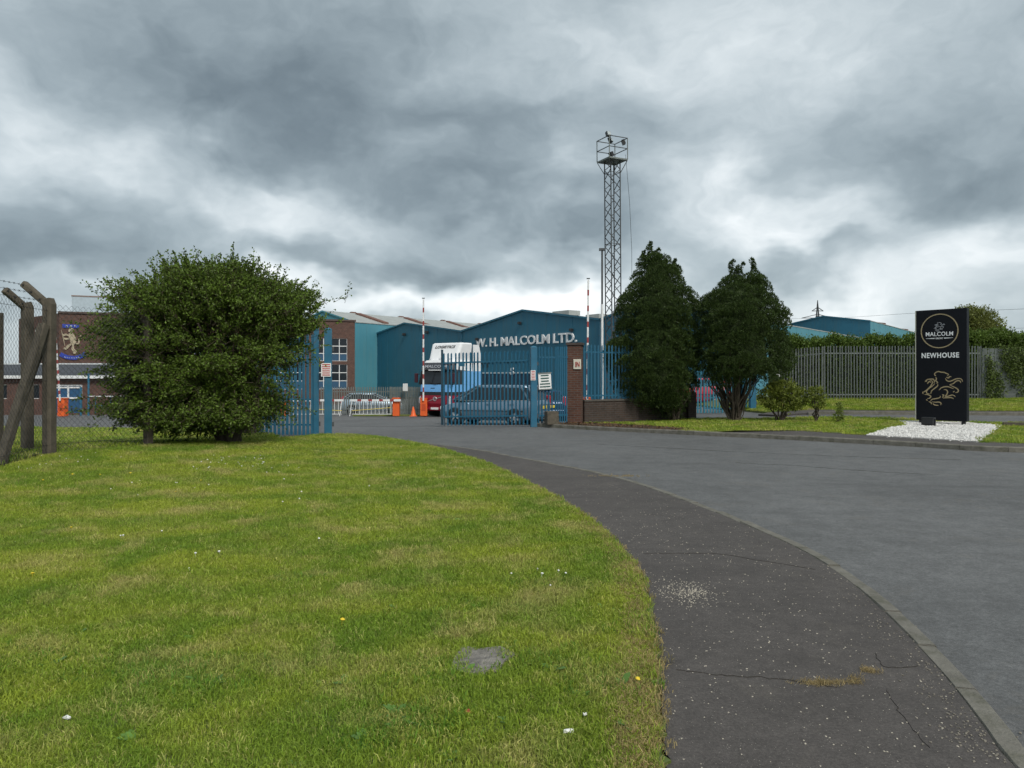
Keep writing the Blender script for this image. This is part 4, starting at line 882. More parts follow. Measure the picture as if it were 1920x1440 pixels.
def pebble(seed, sz, mat, flat=.6):
    bm = bmesh.new(); bmesh.ops.create_icosphere(bm, subdivisions=1, radius=sz); r = random.Random(seed)
    for v in bm.verts: v.co *= r.uniform(.7, 1.2); v.co.z *= flat
    me = bpy.data.meshes.new('pebble'); bm.to_mesh(me); bm.free(); me.materials.append(mat); return me
pebs = lib('pebbles', [pebble(i, .03, GRAV) for i in range(5)])
q = pts_in(PAD, 9000); pc = np.array(PAD).mean(0); q2 = pts_in(PAD, 700); q2 = pc + (q2 - pc) * RNG.uniform(1.0, 1.12, (len(q2), 1)); q2[:, 1] -= .12
q = np.concatenate([q, q2]); P_, r_, s_ = lay(q, .06, .45, 1.0, 1.0); scatter('white_gravel', P_, r_, s_, pebs, 'loose white gravel stones under the black sign', 'gravel')
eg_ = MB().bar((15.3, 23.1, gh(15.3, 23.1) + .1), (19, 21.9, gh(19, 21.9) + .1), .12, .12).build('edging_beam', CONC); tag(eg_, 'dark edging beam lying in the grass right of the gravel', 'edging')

# ------------------------------------------------------------------ floodlight mast
mx_, my_ = PX(1151, 45.0), 45.0
ms_ = E('floodlight_mast', 'tall steel lattice floodlight mast with a railed platform on top', 'mast', (mx_, my_, gh(mx_, my_)), R(27)); ms_.rotation_euler = (0, R(-.45), R(27))
H_ = 15.0; hw = .335
for sx, sy in ((-1, -1), (1, -1), (1, 1), (-1, 1)): MB().bar((sx * hw, sy * hw, 0), (sx * hw, sy * hw, H_), .05).build('leg', DGALV, ms_)
for f, (a, b) in enumerate((((-1, -1), (1, -1)), ((1, -1), (1, 1)), ((1, 1), (-1, 1)), ((-1, 1), (-1, -1)))):
    z = 0; k = 0
    while z < H_ - .4:
        p, q_ = ((a, b) if k % 2 == 0 else (b, a)); MB().bar((p[0] * hw, p[1] * hw, z), (q_[0] * hw, q_[1] * hw, z + .58), .036).build('brace', DGALV, ms_); z += .58; k += 1
    for z in (5, 10, 14.3): MB().bar((a[0] * hw, a[1] * hw, z), (b[0] * hw, b[1] * hw, z), .028).build('ring_bar', DGALV, ms_)
pw_ = .66; pz = H_
for (x0, x1, y0, y1) in ((-pw_, pw_, -pw_, -.28), (-pw_, pw_, .28, pw_), (-pw_, -.28, -.27, .27), (.28, pw_, -.27, .27), (-.275, .275, -.275, .275)): MB().bb(x0, x1, y0, y1, pz, pz + .09).build('platform_plank', GALV, ms_)
for sx, sy in ((-1, -1), (1, -1), (1, 1), (-1, 1)):
    MB().bar((sx * pw_, sy * pw_, pz + .05), (sx * pw_, sy * pw_, pz + 1.35), .04).build('railing_post', GALV, ms_)
    MB().bar((sx * pw_ * .98, sy * pw_ * .98, pz), (sx * hw, sy * hw, pz - .75), .04).build('knee_brace', DGALV, ms_)
for a, b in (((-1, -1), (1, -1)), ((1, -1), (1, 1)), ((1, 1), (-1, 1)), ((-1, 1), (-1, -1))):
    for z in (.7, 1.33): MB().bar((a[0] * pw_, a[1] * pw_, pz + z), (b[0] * pw_, b[1] * pw_, pz + z), .04).build('railing', DGALV, ms_)
for x, y, z, rx in ((-pw_, -.55, 1.42, 0), (-.45, -pw_ + .2, 1.12, 1), (.5, -pw_ + .2, 1.12, 2), (-.35, -.4, .3, 3)):
    f = MB().box((0, 0, 0), (.28, .18, .28)).build('floodlight', BLACK if rx else DGALV, ms_, (x, y, pz + z), (R(-20), 0, R(30 * rx))); MB().box((0, -.105, 0), (.23, .012, .23)).build('lens', M('lamp_glass', (.4, .44, .45), .15), f)
cbx = [(PX(1173, 44.3), 44.3, PZ(290, 44.3)), (PX(1180, 44.3), 44.2, PZ(380, 44.3)), (PX(1184, 44.2), 44.1, PZ(470, 44.2)), (PX(1186, 44), 44, -.3)]
tag(MB().tube(cbx, .012, 5).build('mast_cable', BLACK), 'thin cable hanging from the mast platform to the ground', 'cable')
fp_ = E('camera_pole', 'slim pole, white below and grey above, left of the lattice mast', 'pole', (PX(1129, 37.0), 37.0, gh(PX(1129, 37), 37)))
MB().tube([(0, 0, 0), (0, 0, 5.6)], .065, 10).build('lower_pole', WHITE, fp_); MB().tube([(0, 0, 5.6), (0, 0, 8.3)], .05, 10).build('upper_pole', DGALV, fp_); MB().box((0, 0, 8.33), (.3, .16, .12)).build('camera', DGALV, fp_)

# ------------------------------------------------------------------ barriers, cone
def striped_arm(root, a, b, w, n, red=RED):
    a = Vector(a); b = Vector(b)
    cuts = [0.0]
    for i in range(n): cuts.append(cuts[-1] + (.36 if i % 2 else .64))
    for i in range(n): MB().bar(a.lerp(b, cuts[i] / cuts[-1]), a.lerp(b, cuts[i + 1] / cuts[-1]), w * .6, w).build('arm_section', red if i % 2 else WHITE, root)
def barrier(label, u, Y, vtop, up=True, z0=None, lean=0.0, base=True):
    x = PX(u, Y); t = E('barrier', label, 'barrier', (x, Y, gh(x, Y)))
    MB().bb(-.2, .2, -.2, .2, 0, 1.0).build('pedestal', ORANGE, t, bevel=.02); MB().bb(-.22, .22, -.22, .22, 1.0, 1.05).build('pedestal_lid', ORANGE, t)
    MB().bb(-.12, .12, -.205, -.2, .3, .7).build('access_door', M('dark_orange', (.5, .07, .02), .5), t)
    zt = PZ(vtop, Y) - gh(x, Y); striped_arm(t, (0, -.28, .9), (lean, -.28, zt), .085, 15); MB().box((lean, -.28, zt + .06), (.16, .05, .05)).build('arm_tip', DGALV, t)
barrier('raised red and white barrier arm on orange base beside the truck', 795, 43.3, 562)
barrier('raised red and white barrier arm behind the brick pier and wall', 1100, 36.0, 526, lean=.05)
barrier('raised barrier arm on orange base by the gatehouse', 118, 42.5, 606, lean=-.3)
def low_barrier(label, xb, xe, Y, sgn):
    t = E('barrier', label, 'barrier', (xb, Y, gh(xb, Y))); MB().bb(-.19, .19, -.2, .2, 0, 1.0).build('pedestal', ORANGE, t, bevel=.02); MB().bb(-.22, .22, -.22, .22, 1.0, 1.06).build('pedestal_lid', ORANGE, t)
    L_ = xe - xb; striped_arm(t, (.3 * sgn * -1, -.28, .92), (L_, -.28, .92), .12, 9)
    n = int(abs(L_) / .24)
    for i in range(n): x = L_ * (i + 1.2) / (n + 1.5); MB().bar((x, -.28, .86), (x, -.28, .12), .022).build('skirt_bar', WHITE, t)
    MB().bar((L_ * .1, -.28, .12), (L_ * .97, -.28, .12), .03).build('skirt_rail', WHITE, t)
    MB().bar((L_ * .1, -.3, .5), (L_ * .97, -.3, .32), .03).build('yellow_rope', M('yellow_paint', (.7, .55, .12), .6), t)
    MB().bar((L_ * .97, -.28, .9), (L_ * .97 - .12, -.28, 0), .04).build('prop_leg', WHITE, t)
low_barrier('lowered striped barrier with hanging skirt on the orange base', -6.74, -9.35, 43.2, -1)
low_barrier('lowered striped barrier with hanging skirt reaching from behind the gate post', -13.3, -9.75, 43.2, 1)
cx = PX(775, 42.3); cn = E('traffic_cone', 'small orange traffic cone near the grey yard gate', 'cone', (cx, 42.3, gh(cx, 42.3)))
MB().lathe([(.17, .03), (.15, .06), (.03, .55), (0, .55)], 12).build('cone', ORANGE, cn); MB().bb(-.2, .2, -.2, .2, 0, .03).build('base', ORANGE, cn); MB().lathe([(.118, .16), (.122, .17), (.085, .32), (.08, .32)], 12).build('white_band', WHITE, cn)
# blue yard gate and rail by the gatehouse
bg_ = E('yard_gate', 'blue tubular yard gate in front of the gatehouse door', 'gate', (PX(166, 44), 44, gh(-25, 44)))
for x, h in ((0, 2.5), (-.45, 1.7), (2.6, 1.6), (4.6, 1.6)): MB().tube([(x, 0, 0), (x, 0, h)], .06, 8).build('post', BLUE, bg_)
for z in (.6, 1.15): MB().bar((0, 0, z), (4.6, .1, z), .05).build('rail', BLUE if z < 1 else WHITE, bg_)
for x in (.4, 1.3, 2.1, 3.4): MB().bar((x, .03, .1), (x, .03, 1.15), .04).build('upright', BLUE, bg_)

# ------------------------------------------------------------------ vehicles
def rrect(xf, xb, hw_, r, z, n=4):
    out = []
    for cx_, cy_, a0 in ((xf - r, hw_ - r, 0), (xb + r, hw_ - r, 90), (xb + r, -hw_ + r, 180), (xf - r, -hw_ + r, 270)):
        for k in range(n + 1): a = R(a0 + 90 * k / n); out.append((cx_ + r * math.cos(a), cy_ + r * math.sin(a), z))
    return out
def wheel(parent, x, y, z, r, w, side, mat_rim, spokes=7):
    """wheel axle along y"""
    t = MB().lathe([(r * .62, -w / 2), (r * .93, -w / 2), (r, -w * .3), (r, w * .3), (r * .93, w / 2), (r * .62, w / 2)], 24, axis='y').build('wheel', TYRE, parent, (x, y, z))
    rm = MB(); rm.lathe([(r * .66, side * w * .42), (r * .60, side * w * .36), (r * .60, side * w * .1), (0, side * w * .1)], 20, axis='y')
    rm.build('rim', DGALV, t)
    sp_ = MB(); sp_.lathe([(r * .16, side * w * .2), (r * .16, side * w * .4), (0, side * w * .42)], 12, axis='y')
    for k in range(spokes):
        a = 2 * math.pi * k / spokes; sp_.bar((r * .1 * math.cos(a), side * w * .34, r * .1 * math.sin(a)), (r * .63 * math.cos(a), side * w * .40, r * .63 * math.sin(a)), r * .09, r * .15)
    sp_.build('spokes', mat_rim, t); return t
ALLOY = M('alloy', (.55, .56, .58), .3, .05, metal=.7)
def car(label, x, y, rz, paint, L_=4.45, W=1.78, H=1.62, plate=None, group=None, tall=True):
    """x forward; monovolume or hatchback with glass, wheels, lights"""
    t = E('parked_car', label, 'car', (x, y, gh(x, y) - .04), rz, group); hw_ = W / 2; f = L_ / 2
    st = [(-f, .42, .86, .80), (-f + .05, .30, 1.02, .90), (-f + .35, .24, 1.06, .985), (-f + .95, .22, 1.05, 1.0), (-.3, .20, 1.00, 1.0), (.55, .20, .97, 1.0), (1.05, .20, .95, .995), (1.5, .22, .88, .97), (f - .25, .24, .78, .90), (f - .04, .28, .68, .78), (f, .36, .56, .70)]
    rings = []
    for (sx, zb, zt, k) in st:
        w_ = hw_ * k; rings.append([(sx, -w_ * .9, zb), (sx, -w_ * .985, zb + .1), (sx, -w_, zb + (zt - zb) * .5), (sx, -w_ * .965, zt - .06), (sx, -w_ * .86, zt), (sx, w_ * .86, zt), (sx, w_ * .965, zt - .06), (sx, w_, zb + (zt - zb) * .5), (sx, w_ * .985, zb + .1), (sx, w_ * .9, zb)])
    body = MB().loft(rings, sm=True).build('body', paint, t)
    if tall: low = [(-f + .06, .84), (-f + .3, .86), (1.2, .84), (1.62, .60)]; up = [(-f + .42, .66), (-f + .7, .72), (.35, .72), (.55, .62)]
    else: low = [(-f + .08, .80), (-f + .3, .84), (.8, .84), (1.1, .62)]; up = [(-f + .55, .62), (-f + .8, .70), (.0, .70), (.2, .60)]
    zr = H - .06
    def outl(o, z): return [(a, -hw_ * b * 1.06, z) for a, b in o] + [(a, hw_ * b * 1.06, z) for a, b in o[::-1]]
    zl = 1.0
    MB().loft([[(p[0], p[1], .9) for p in outl(low, 0)], outl(low, zl), outl(up, zr)]).build('glass', GLASS, t)
    r1 = outl(up, zr - .005); r2 = [(p[0] * .985, p[1] * .93, H - .015) for p in r1]; r3 = [(p[0] * .93, p[1] * .7, H) for p in r1]
    MB().loft([[(p[0] * 1.004, p[1] * 1.012, zr - .05) for p in r1], [(p[0] * 1.003, p[1] * 1.01, zr) for p in r1], r2, r3], sm=True).build('roof', paint, t)
    L0, U0 = outl(low, zl), outl(up, zr)
    for i in range(8): MB().bar(Vector(L0[i]) * 1.0, Vector(U0[i]), .07, .05).build('pillar', paint, t)
    for sgn in (-1, 1):
        bx_ = .35; MB().bar((bx_, sgn * hw_ * .90, zl), (bx_ - .1, sgn * hw_ * .772, zr), .07, .03).build('pillar', BLACK, t); bx_ = -.75; MB().bar((bx_, sgn * hw_ * .91, zl), (bx_ + .02, sgn * hw_ * .775, zr), .07, .03).build('pillar', BLACK, t)
        MB().bar((-f + .3, sgn * hw_ * .93, 1.02), (1.2, sgn * hw_ * .93, .985), .02, .02).build('window_trim', ALLOY, t)
        MB().bar((-f + .5, sgn * (hw_ + .004), .6), (f - .7, sgn * (hw_ + .002), .58), .02, .035).build('side_strip', BLACK, t)
        m_ = MB().box((.95, sgn * (hw_ + .08), 1.06), (.1, .2, .13)).build('mirror', paint, t, bevel=.02)
        for wx in (-1.32, 1.38):
            MB().lathe([(.01, sgn * (hw_ * .70)), (.37, sgn * hw_ * .70), (.37, sgn * (hw_ + .004)), (.30, sgn * (hw_ + .004))], 24, (wx, 0, .33), 'y').build('wheel_arch', BLACK, t); wheel(t, wx, sgn * (hw_ - .09), .33, .325, .21, sgn, ALLOY)
        MB().box((-f + .10, sgn * hw_ * .80, .98), (.16, .16, .42)).build('tail_light', M('tail_red', (.45, .02, .03), .2), t, bevel=.02)
        MB().box((f - .22, sgn * hw_ * .72, .66), (.3, .26, .14)).build('headlight', M('headlamp', (.6, .62, .65), .12), t, bevel=.03)
        for dx in (.25, -.8): MB().box((dx - .4, sgn * (hw_ + .008), .86), (.16, .025, .03)).build('door_handle', paint, t)
    MB().bb(-f - .03, -f + .06, -hw_ * .8, hw_ * .8, .36, .58).build('rear_bumper', paint, t, bevel=.03)
    MB().bb(-f - .02, -f + .02, -.26, .26, .68, .80).build('number_plate', M('yellow_plate', (.75, .58, .06), .5), t)
    MB().bb(f - .01, f + .02, -.26, .26, .36, .47).build('number_plate', PAPER, t)
    return t
CARG = M('car_grey_blue', (.17, .235, .30), .25, .05, 2, metal=.5, spec=.6); CARB = M('car_dark_blue', (.025, .05, .11), .3, .05, 2, metal=.3, spec=.6); CARR = M('car_red', (.42, .02, .035), .3, .05, 2, spec=.6)
car('grey blue people carrier parked behind the open blue gate leaf', -.73, 30.7, R(180 - 25), CARG)
car('dark blue car with yellow rear plate behind the blue side gate', 1.55, 36.5, R(96), CARB, 4.1, 1.7, 1.46, tall=False)
car('red car beyond the exit gate between the conifers', 9.6, 40.0, R(170), CARR, 4.2, 1.72, 1.46, tall=False)
car('pale blue car parked beyond the grey yard palisade', -9.6, 51.0, R(8), M('car_pale_blue', (.30, .38, .45), .3, .05, metal=.3), 4.2, 1.74, 1.45, tall=False)

TX, TY = PX(817, 43.0), 43.0
tk = E('truck', 'white, light blue and dark red truck cab with tall roof deflector in the yard', 'truck', (TX, TY, gh(TX, TY) - .02), R(-90 - 33))
TW = M('truck_white', (.80, .81, .82), .3, .04); TB = M('truck_light_blue', (.16, .42, .78), .3, .04); TR = M('truck_dark_red', (.26, .012, .03), .3, .05); TD = M('truck_visor_dark', (.06, .065, .075), .35, .06)
h = 1.25; bk = -2.15
MB().loft([rrect(.02, bk, h, .22, .56), rrect(.08, bk, h, .25, .75), rrect(.06, bk, h, .25, 1.22)]).build('lower_cab', TR, tk)
MB().loft([rrect(.05, -.5, h - .02, .25, .33), rrect(.10, -.5, h - .01, .25, .42), rrect(.09, -.5, h - .01, .25, .555)]).build('bumper', TR, tk)
for sy in (-1, 1):
    MB().prism([(.52, .40), (.86, .40), (1.0, .54), (.62, .54)] if sy > 0 else [(-.52, .40), (-.62, .54), (-1.0, .54), (-.86, .40)], 'x', .08, .115).build('bumper_flash', WHITE, tk)
    MB().prism([(sy * 1.02, .62), (sy * 1.18, .78), (sy * 1.19, 1.08), (sy * 1.07, 1.18), (sy * 1.0, .8)], 'x', .0, .10).build('headlight', M('headlamp', (.6, .62, .65), .12), tk)
MB().bb(.09, .125, -.27, .27, .40, .52).build('number_plate', PAPER, tk)
MB().loft([rrect(.06, bk, h + .003, .25, 1.221), rrect(.05, bk, h + .003, .25, 1.42)]).build('grille_band', BLACK, tk)
MB().loft([rrect(.05, bk, h, .25, 1.421), rrect(.02, bk, h, .25, 1.84)]).build('front_panel', TB, tk)
MB().loft([rrect(.015, bk, h, .24, 1.841), rrect(-.16, bk, h - .06, .24, 2.62)]).build('glazing', GLASS, tk)
for sy in (-1, 1):
    MB().bar((.0, sy * (h - .07), 1.84), (-.17, sy * (h - .12), 2.62), .11, .13).build('windscreen_pillar', BLACK, tk)
    MB().prism([(-1.0, 1.842), (bk + .01, 1.842), (bk + .01, 2.62), (-1.05, 2.62)], 'y', sy * (h - .1), sy * (h + .004)).build('rear_side_panel', TB, tk)
    MB().bar((.12, sy * (h + .12), 2.5), (.12, sy * (h + .12), 1.95), .2, .12).build('mirror', M('mirror_maroon', (.05, .012, .02), .4), tk, bevel=.03); MB().bar((.0, sy * (h - .05), 2.45), (.12, sy * (h + .1), 2.45), .04).build('mirror_arm', BLACK, tk)
    MB().bar((.05, 0, 1.88), (.0, sy * .6, 1.98), .03).build('wiper', BLACK, tk)
MB().loft([rrect(-.14, bk, h - .06, .24, 2.62), rrect(.03, -.6, h - .06, .2, 2.72), rrect(-.12, -.8, h - .12, .22, 3.12)]).build('sun_visor', TD, tk)
MB().loft([rrect(-.17, bk, h - .062, .24, 2.621), rrect(-.2, bk, h - .09, .26, 3.12), rrect(-.28, bk, h - .16, .3, 3.26)]).build('cab_roof', TW, tk)
MB().loft([rrect(-.5, bk, 1.0, .2, 3.2), rrect(-.75, bk, 1.08, .2, 3.7), rrect(-.98, bk, 1.12, .18, 4.22), rrect(-1.1, bk, 1.05, .15, 4.30)]).build('roof_deflector', TW, tk)
for sy in (-1, 1):
    MB().prism([(bk + .05, 2.62), (bk - .75, 2.62), (bk - .75, 3.4), (bk - .5, 4.2), (bk + .05, 4.2)], 'y', sy * 1.13, sy * 1.19).build('side_fairing', TW, tk); MB().prism([(bk + .03, 1.25), (bk - .75, 1.25), (bk - .75, 2.615), (bk + .03, 2.615)], 'y', sy * 1.14, sy * 1.2).build('side_fairing', TB, tk)
    wheel(tk, -1.25, sy * 1.02, .5, .5, .32, sy, M('truck_rim', (.5, .51, .52), .4, metal=.4), 10); wheel(tk, -4.6, sy * 1.0, .5, .5, .34, sy, MATS['truck_rim'], 10)
    MB().lathe([(.01, sy * .75), (.62, sy * .75), (.62, sy * (h + .006)), (.54, sy * (h + .006))], 24, (-1.25, 0, .55), 'y').build('wheel_arch', BLACK, tk); MB().bar((-.6, sy * (h + .01), .75), (-.2, sy * (h + .01), 1.15), .02, .12).build('step_flash', WHITE, tk)
MB().bb(-5.6, bk, -.45, .45, .65, .95).build('chassis', BLACK, tk); MB().bb(-5.2, -3.9, -.5, .5, .96, 1.12).build('fifth_wheel', BLACK, tk)
for y_ in (-.7, 0, .7): MB().box((-.42, y_, 3.32), (.12, .16, .08)).build('marker_light', M('headlamp', (.6, .62, .65), .12), tk)
e_ = MB(); e_.bar((.085, -.62, .86), (.085, .62, 1.16), .03, .03); e_.build('badge_bar', ALLOY, tk); MB().lathe([(.13, .07), (.13, .10), (.085, .10), (.085, .07)], 20, (0, 0, 1.01), 'x').build('badge_ring', ALLOY, tk)
letters('MALCOLM', M('silver_print', (.42, .44, .48), .5), 1.6, .17, .012, .004, tk, (.02, 0, 2.82), (R(-21), 0, R(90)))
letters('LOGISTICS', BLACK, 1.5, .17, .02, .004, tk, (-.85, 0, 3.98), (R(-25), 0, R(90)), shear=.3)
MB().bb(.035, .06, -.5, .5, 2.655, 2.71).build('visor_strip', LETTER, tk); MB().prism([(-.35, 1.62), (-.05, 1.62), (-.05, 1.65), (-.35, 1.65)], 'x', .03, .05).build('grab_handle', BLACK, tk)

# ------------------------------------------------------------------ far pylon, wires
py_ = E('pylon', 'distant lattice electricity pylon above the far warehouse', 'pylon', (PX(1533, 420), 420, -2)); top_ = PZ(563, 420) + 2
mb = MB()
for sx, sy in ((-1, -1), (1, -1), (1, 1), (-1, 1)): MB().bar((sx * 3.2, sy * 3.2, 0), (sx * .6, sy * .6, top_ - 9), .4).build('leg', DGALV, py_); MB().bar((sx * .6, sy * .6, top_ - 9), (0, 0, top_), .3).build('peak_bar', DGALV, py_)
for k in range(7):
    z = 6 + k * 4.6; w0 = 3.2 - 2.6 * z / (top_ - 9); w1 = 3.2 - 2.6 * (z + 4.6) / (top_ - 9)
    for sx in (-1, 1): MB().bar((sx * w0, -w0, z), (-sx * w1, -w1, z + 4.6), .25).build('brace', DGALV, py_)
for zc, wc in ((top_ - 9.5, 9.0), (top_ - 5.5, 3.2)):
    for sx in (-1, 1): MB().bar((0, 0, zc + 1.6), (sx * wc, 0, zc - .6), .35).build('cross_arm', DGALV, py_); MB().bar((0, 0, zc - .5), (sx * wc, 0, zc - .6), .35).build('cross_arm', DGALV, py_)
for (lab, pts) in (('thin power line sagging left from the pylon', [(-9, 420), (1415, 300, 600), (1330, 250, 612)]),):
    a = (PX(1533, 420) - 8.8, 420, top_ - 12.3); tag(MB().tube([a, (PX(1440, 330), 330, PZ(598, 330)), (PX(1300, 240), 240, PZ(612, 240))], .07, 4).build('power_line', DGALV), lab, 'power line')
tag(MB().tube([(PX(1533, 420) + 8.8, 420, top_ - 12.3), (PX(1700, 330), 330, PZ(588, 330)), (PX(2000, 240), 240, PZ(576, 240))], .07, 4).build('power_line', DGALV), 'upper power line crossing the sky right of the black sign', 'power line')
tag(MB().tube([(PX(1790, 330), 330, PZ(612, 330)), (PX(1870, 270), 270, PZ(616, 270)), (PX(2050, 200), 200, PZ(613, 200))], .06, 4).build('power_line', DGALV), 'lower power line crossing the sky right of the black sign', 'power line')

# ------------------------------------------------------------------ trees, bush, hedge
def leaf_mat(name, c, var=.25, trans=.25, rough=.5): return M(name, c, rough, .18, 1.1, island=var, trans=trans, spec=.3)
def leaves(name, P, D, L_, W_, mat, parent, fold=.25, loc=(0, 0, 0)):
    """P (n,3) bases, D (n,3) directions; each leaf a folded rhombus of two triangles"""
    n = len(P); D = D / np.linalg.norm(D, axis=1)[:, None]; up = RNG.normal(0, 1, (n, 3)); S_ = np.cross(D, up); S_ /= np.linalg.norm(S_, axis=1)[:, None]; Nn = np.cross(S_, D)
    L_ = (L_ * RNG.uniform(.65, 1.25, n))[:, None]; W_ = (W_ * RNG.uniform(.7, 1.2, n))[:, None]
    V = np.stack([P, P + D * L_ * .5 + S_ * W_ * .5 + Nn * W_ * fold, P + D * L_, P + D * L_ * .5 - S_ * W_ * .5 + Nn * W_ * fold], 1).reshape(-1, 3)
    b = (np.arange(n) * 4)[:, None]; F = np.concatenate([b + np.array([[0, 1, 2]]), b + np.array([[0, 2, 3]])]); return link(name, npmesh(name, V, F, mat), parent, loc)
def twigs(name, A, B, r, mat, parent):
    n = len(A); d = B - A; d /= np.linalg.norm(d, axis=1)[:, None]; u = np.cross(d, RNG.normal(0, 1, (n, 3))); u /= np.linalg.norm(u, axis=1)[:, None]; v = np.cross(d, u); V = []
    for p, rr in ((A, r), (B, r * .4)):
        for k in range(3): V.append(p + (u * math.cos(2.094 * k) + v * math.sin(2.094 * k)) * (rr if np.isscalar(rr) else rr[:, None]))
    V = np.stack(V, 1).reshape(-1, 3); b = (np.arange(n) * 6)[:, None]; F = np.concatenate([b + np.array([[k, (k + 1) % 3, 3 + (k + 1) % 3, 3 + k]]) for k in range(3)]); return link(name, npmesh(name, V, F, mat), parent)
def rdir(n): d = RNG.normal(0, 1, (n, 3)); return d / np.linalg.norm(d, axis=1)[:, None]
def limb(root, a, b, r0, r1, sag=.1, mat=BARK, name='branch', n=7):
    a = Vector(a); b = Vector(b); pts = []
    for i in range(n):
        t = i / (n - 1); p = a.lerp(b, t); w = math.sin(math.pi * t); p += Vector((random.uniform(-sag, sag), random.uniform(-sag, sag), random.uniform(-sag, sag) * .5)) * w; pts.append(p)
    return MB().tube(pts, [r0 + (r1 - r0) * i / (n - 1) for i in range(n)], 7).build(name, mat, root)

# hawthorn bush over the fence
bx, by = -6.18, 16.2; bz = gh(bx, by)
bu = E('hawthorn_bush', 'big dark green hawthorn bush growing over the fence', 'bush', (bx, by, bz))
for i in range(6):
    a = i * 1.05 + .3; limb(bu, (random.uniform(-.25, .25), random.uniform(-.2, .2), -.1), (math.cos(a) * 1.3, math.sin(a) * 1.0, random.uniform(1.6, 3.2)), .075, .025, .2, BARK, 'stem')
# crown volume: ellipsoids (cx, cy, cz, rx, ry, rz) with lobes read from the outline
EL = [(-.2, -.1, 2.2, 1.6, 1.4, 1.35), (-.4, -.1, 2.95, 1.4, 1.2, .85), (.75, 0, 2.9, 1.0, 1.0, .85), (1.25, 0, 2.85, .6, .8, .55), (-1.3, -.75, 2.2, 1.0, 1.05, 1.0), (-1.6, -.3, 3.05, .7, .8, .65), (-1.95, -.3, 2.3, .58, .7, .55), (1.05, -.1, 2.2, .55, .8, .55), (-.9, -.3, 1.15, 1.1, 1.1, .75), (.15, -.1, 1.15, .8, .9, .7), (-1.5, -.4, 1.4, .7, .9, .6), (.0, 0, 3.4, .7, .7, .45), (-.9, 0, 3.35, .6, .7, .4)]
EL = [(x * .86, y_, z, rx * .88, ry, rz_) for x, y_, z, rx, ry, rz_ in EL] + [(-.75, -.4, .75, 1.05, .9, .42), (.2, -.3, .75, .65, .8, .42), (-1.5, -.4, .85, .6, .7, .4)]
# boughs: clumps of twigs with gaps between them, drooping in layers
bc_ = []
for (cx_, cy_, cz_, rx, ry, rz_) in EL:
    m = int(15 * (rx * rz_ + rx * ry + .3)); d = rdir(m); rr = (RNG.uniform(.25, 1.0, m) ** .5)[:, None]; bc_.append(np.array([cx_, cy_, cz_]) + d * rr * [rx, ry, rz_])
bc_ = np.concatenate(bc_); cen = np.array([-.2, 0, 1.9]); C_, Dd = [], []
for c in bc_:
    if c[2] < .2: continue
    o = (c - cen) / np.array([2.1, 1.4, 1.7]); m = RNG.integers(18, 40); rad = RNG.uniform(.2, .36); off = RNG.normal(0, 1, (m, 3)) * [rad, rad, rad * .26]; C_.append(c + off); Dd.append(np.tile(o * [1, 1, .7] + [0, 0, .12], (m, 1)) + RNG.normal(0, .35, (m, 3)) * [1, 1, .6])
C_, Dd = np.concatenate(C_), np.concatenate(Dd); k = C_[:, 2] > .12; C_, Dd = C_[k], Dd[k]
for c in bc_[::3]: limb(bu, (random.uniform(-.3, .3), random.uniform(-.2, .2), random.uniform(.4, 1.4)), c, .022, .006, .12, TWIG, 'branch', 6)
tl_ = RNG.uniform(.14, .34, len(C_)) * np.where(RNG.uniform(size=len(C_)) < .06, 1.7, 1.0)
Dt = Dd / np.linalg.norm(Dd, axis=1)[:, None]
E_ = C_ + Dt * tl_[:, None]
twigs('twigs', C_ - Dt * .15, E_, .005, TWIG, bu)['kind'] = 'stuff'
nl = 17; tt = RNG.uniform(0, 1, (len(C_), nl)); base = C_[:, None] + (E_ - C_)[:, None] * tt[..., None]
base = (base + RNG.normal(0, .03, base.shape)).reshape(-1, 3); dd_ = (Dt[:, None] * .5 + RNG.normal(0, .7, (len(C_), nl, 3)) + [0, 0, .1]).reshape(-1, 3)
print('hawthorn leaves', len(base))
HAW = leaf_mat('hawthorn_leaf', (.096, .150, .020), .6)
leaves('crown', base, dd_, .062, .040, HAW, bu)['kind'] = 'stuff'
# long stray shoots that break the outline
sa, sb_, sd_ = [], [], []
ob_ = (bc_ - cen) / np.array([2.0, 1.3, 1.75]); rr_ = np.linalg.norm(ob_, axis=1); sel = [i for i in np.argsort(-rr_) if bc_[i][2] > 1.3][:70]
for i in sel:
    p = Vector(bc_[i]); d = Vector(ob_[i] * [1, .6, 1] + [0, 0, .25] + RNG.normal(0, .18, 3)).normalized(); L_ = random.uniform(.35, .75)
    for s_ in range(8): q2_ = p + d * L_ / 8; sa.append(p[:]); sb_.append(q2_[:]); sd_.append(d[:]); p = q2_; d = (d + Vector((random.uniform(-.12, .12), random.uniform(-.08, .08), random.uniform(-.13, .05)))).normalized()
sa, sb_, sd_ = map(np.array, (sa, sb_, sd_)); twigs('shoots', sa, sb_, .006, TWIG, bu)['kind'] = 'stuff'
bs = (sa[:, None] + (sb_ - sa)[:, None] * RNG.uniform(0, 1, (len(sa), 9, 1)) + RNG.normal(0, .012, (len(sa), 9, 3))).reshape(-1, 3); leaves('shoot_leaves', bs, np.repeat(sd_, 9, 0) * .4 + RNG.normal(0, .6, (len(bs), 3)), .055, .038, HAW, bu)['kind'] = 'stuff'

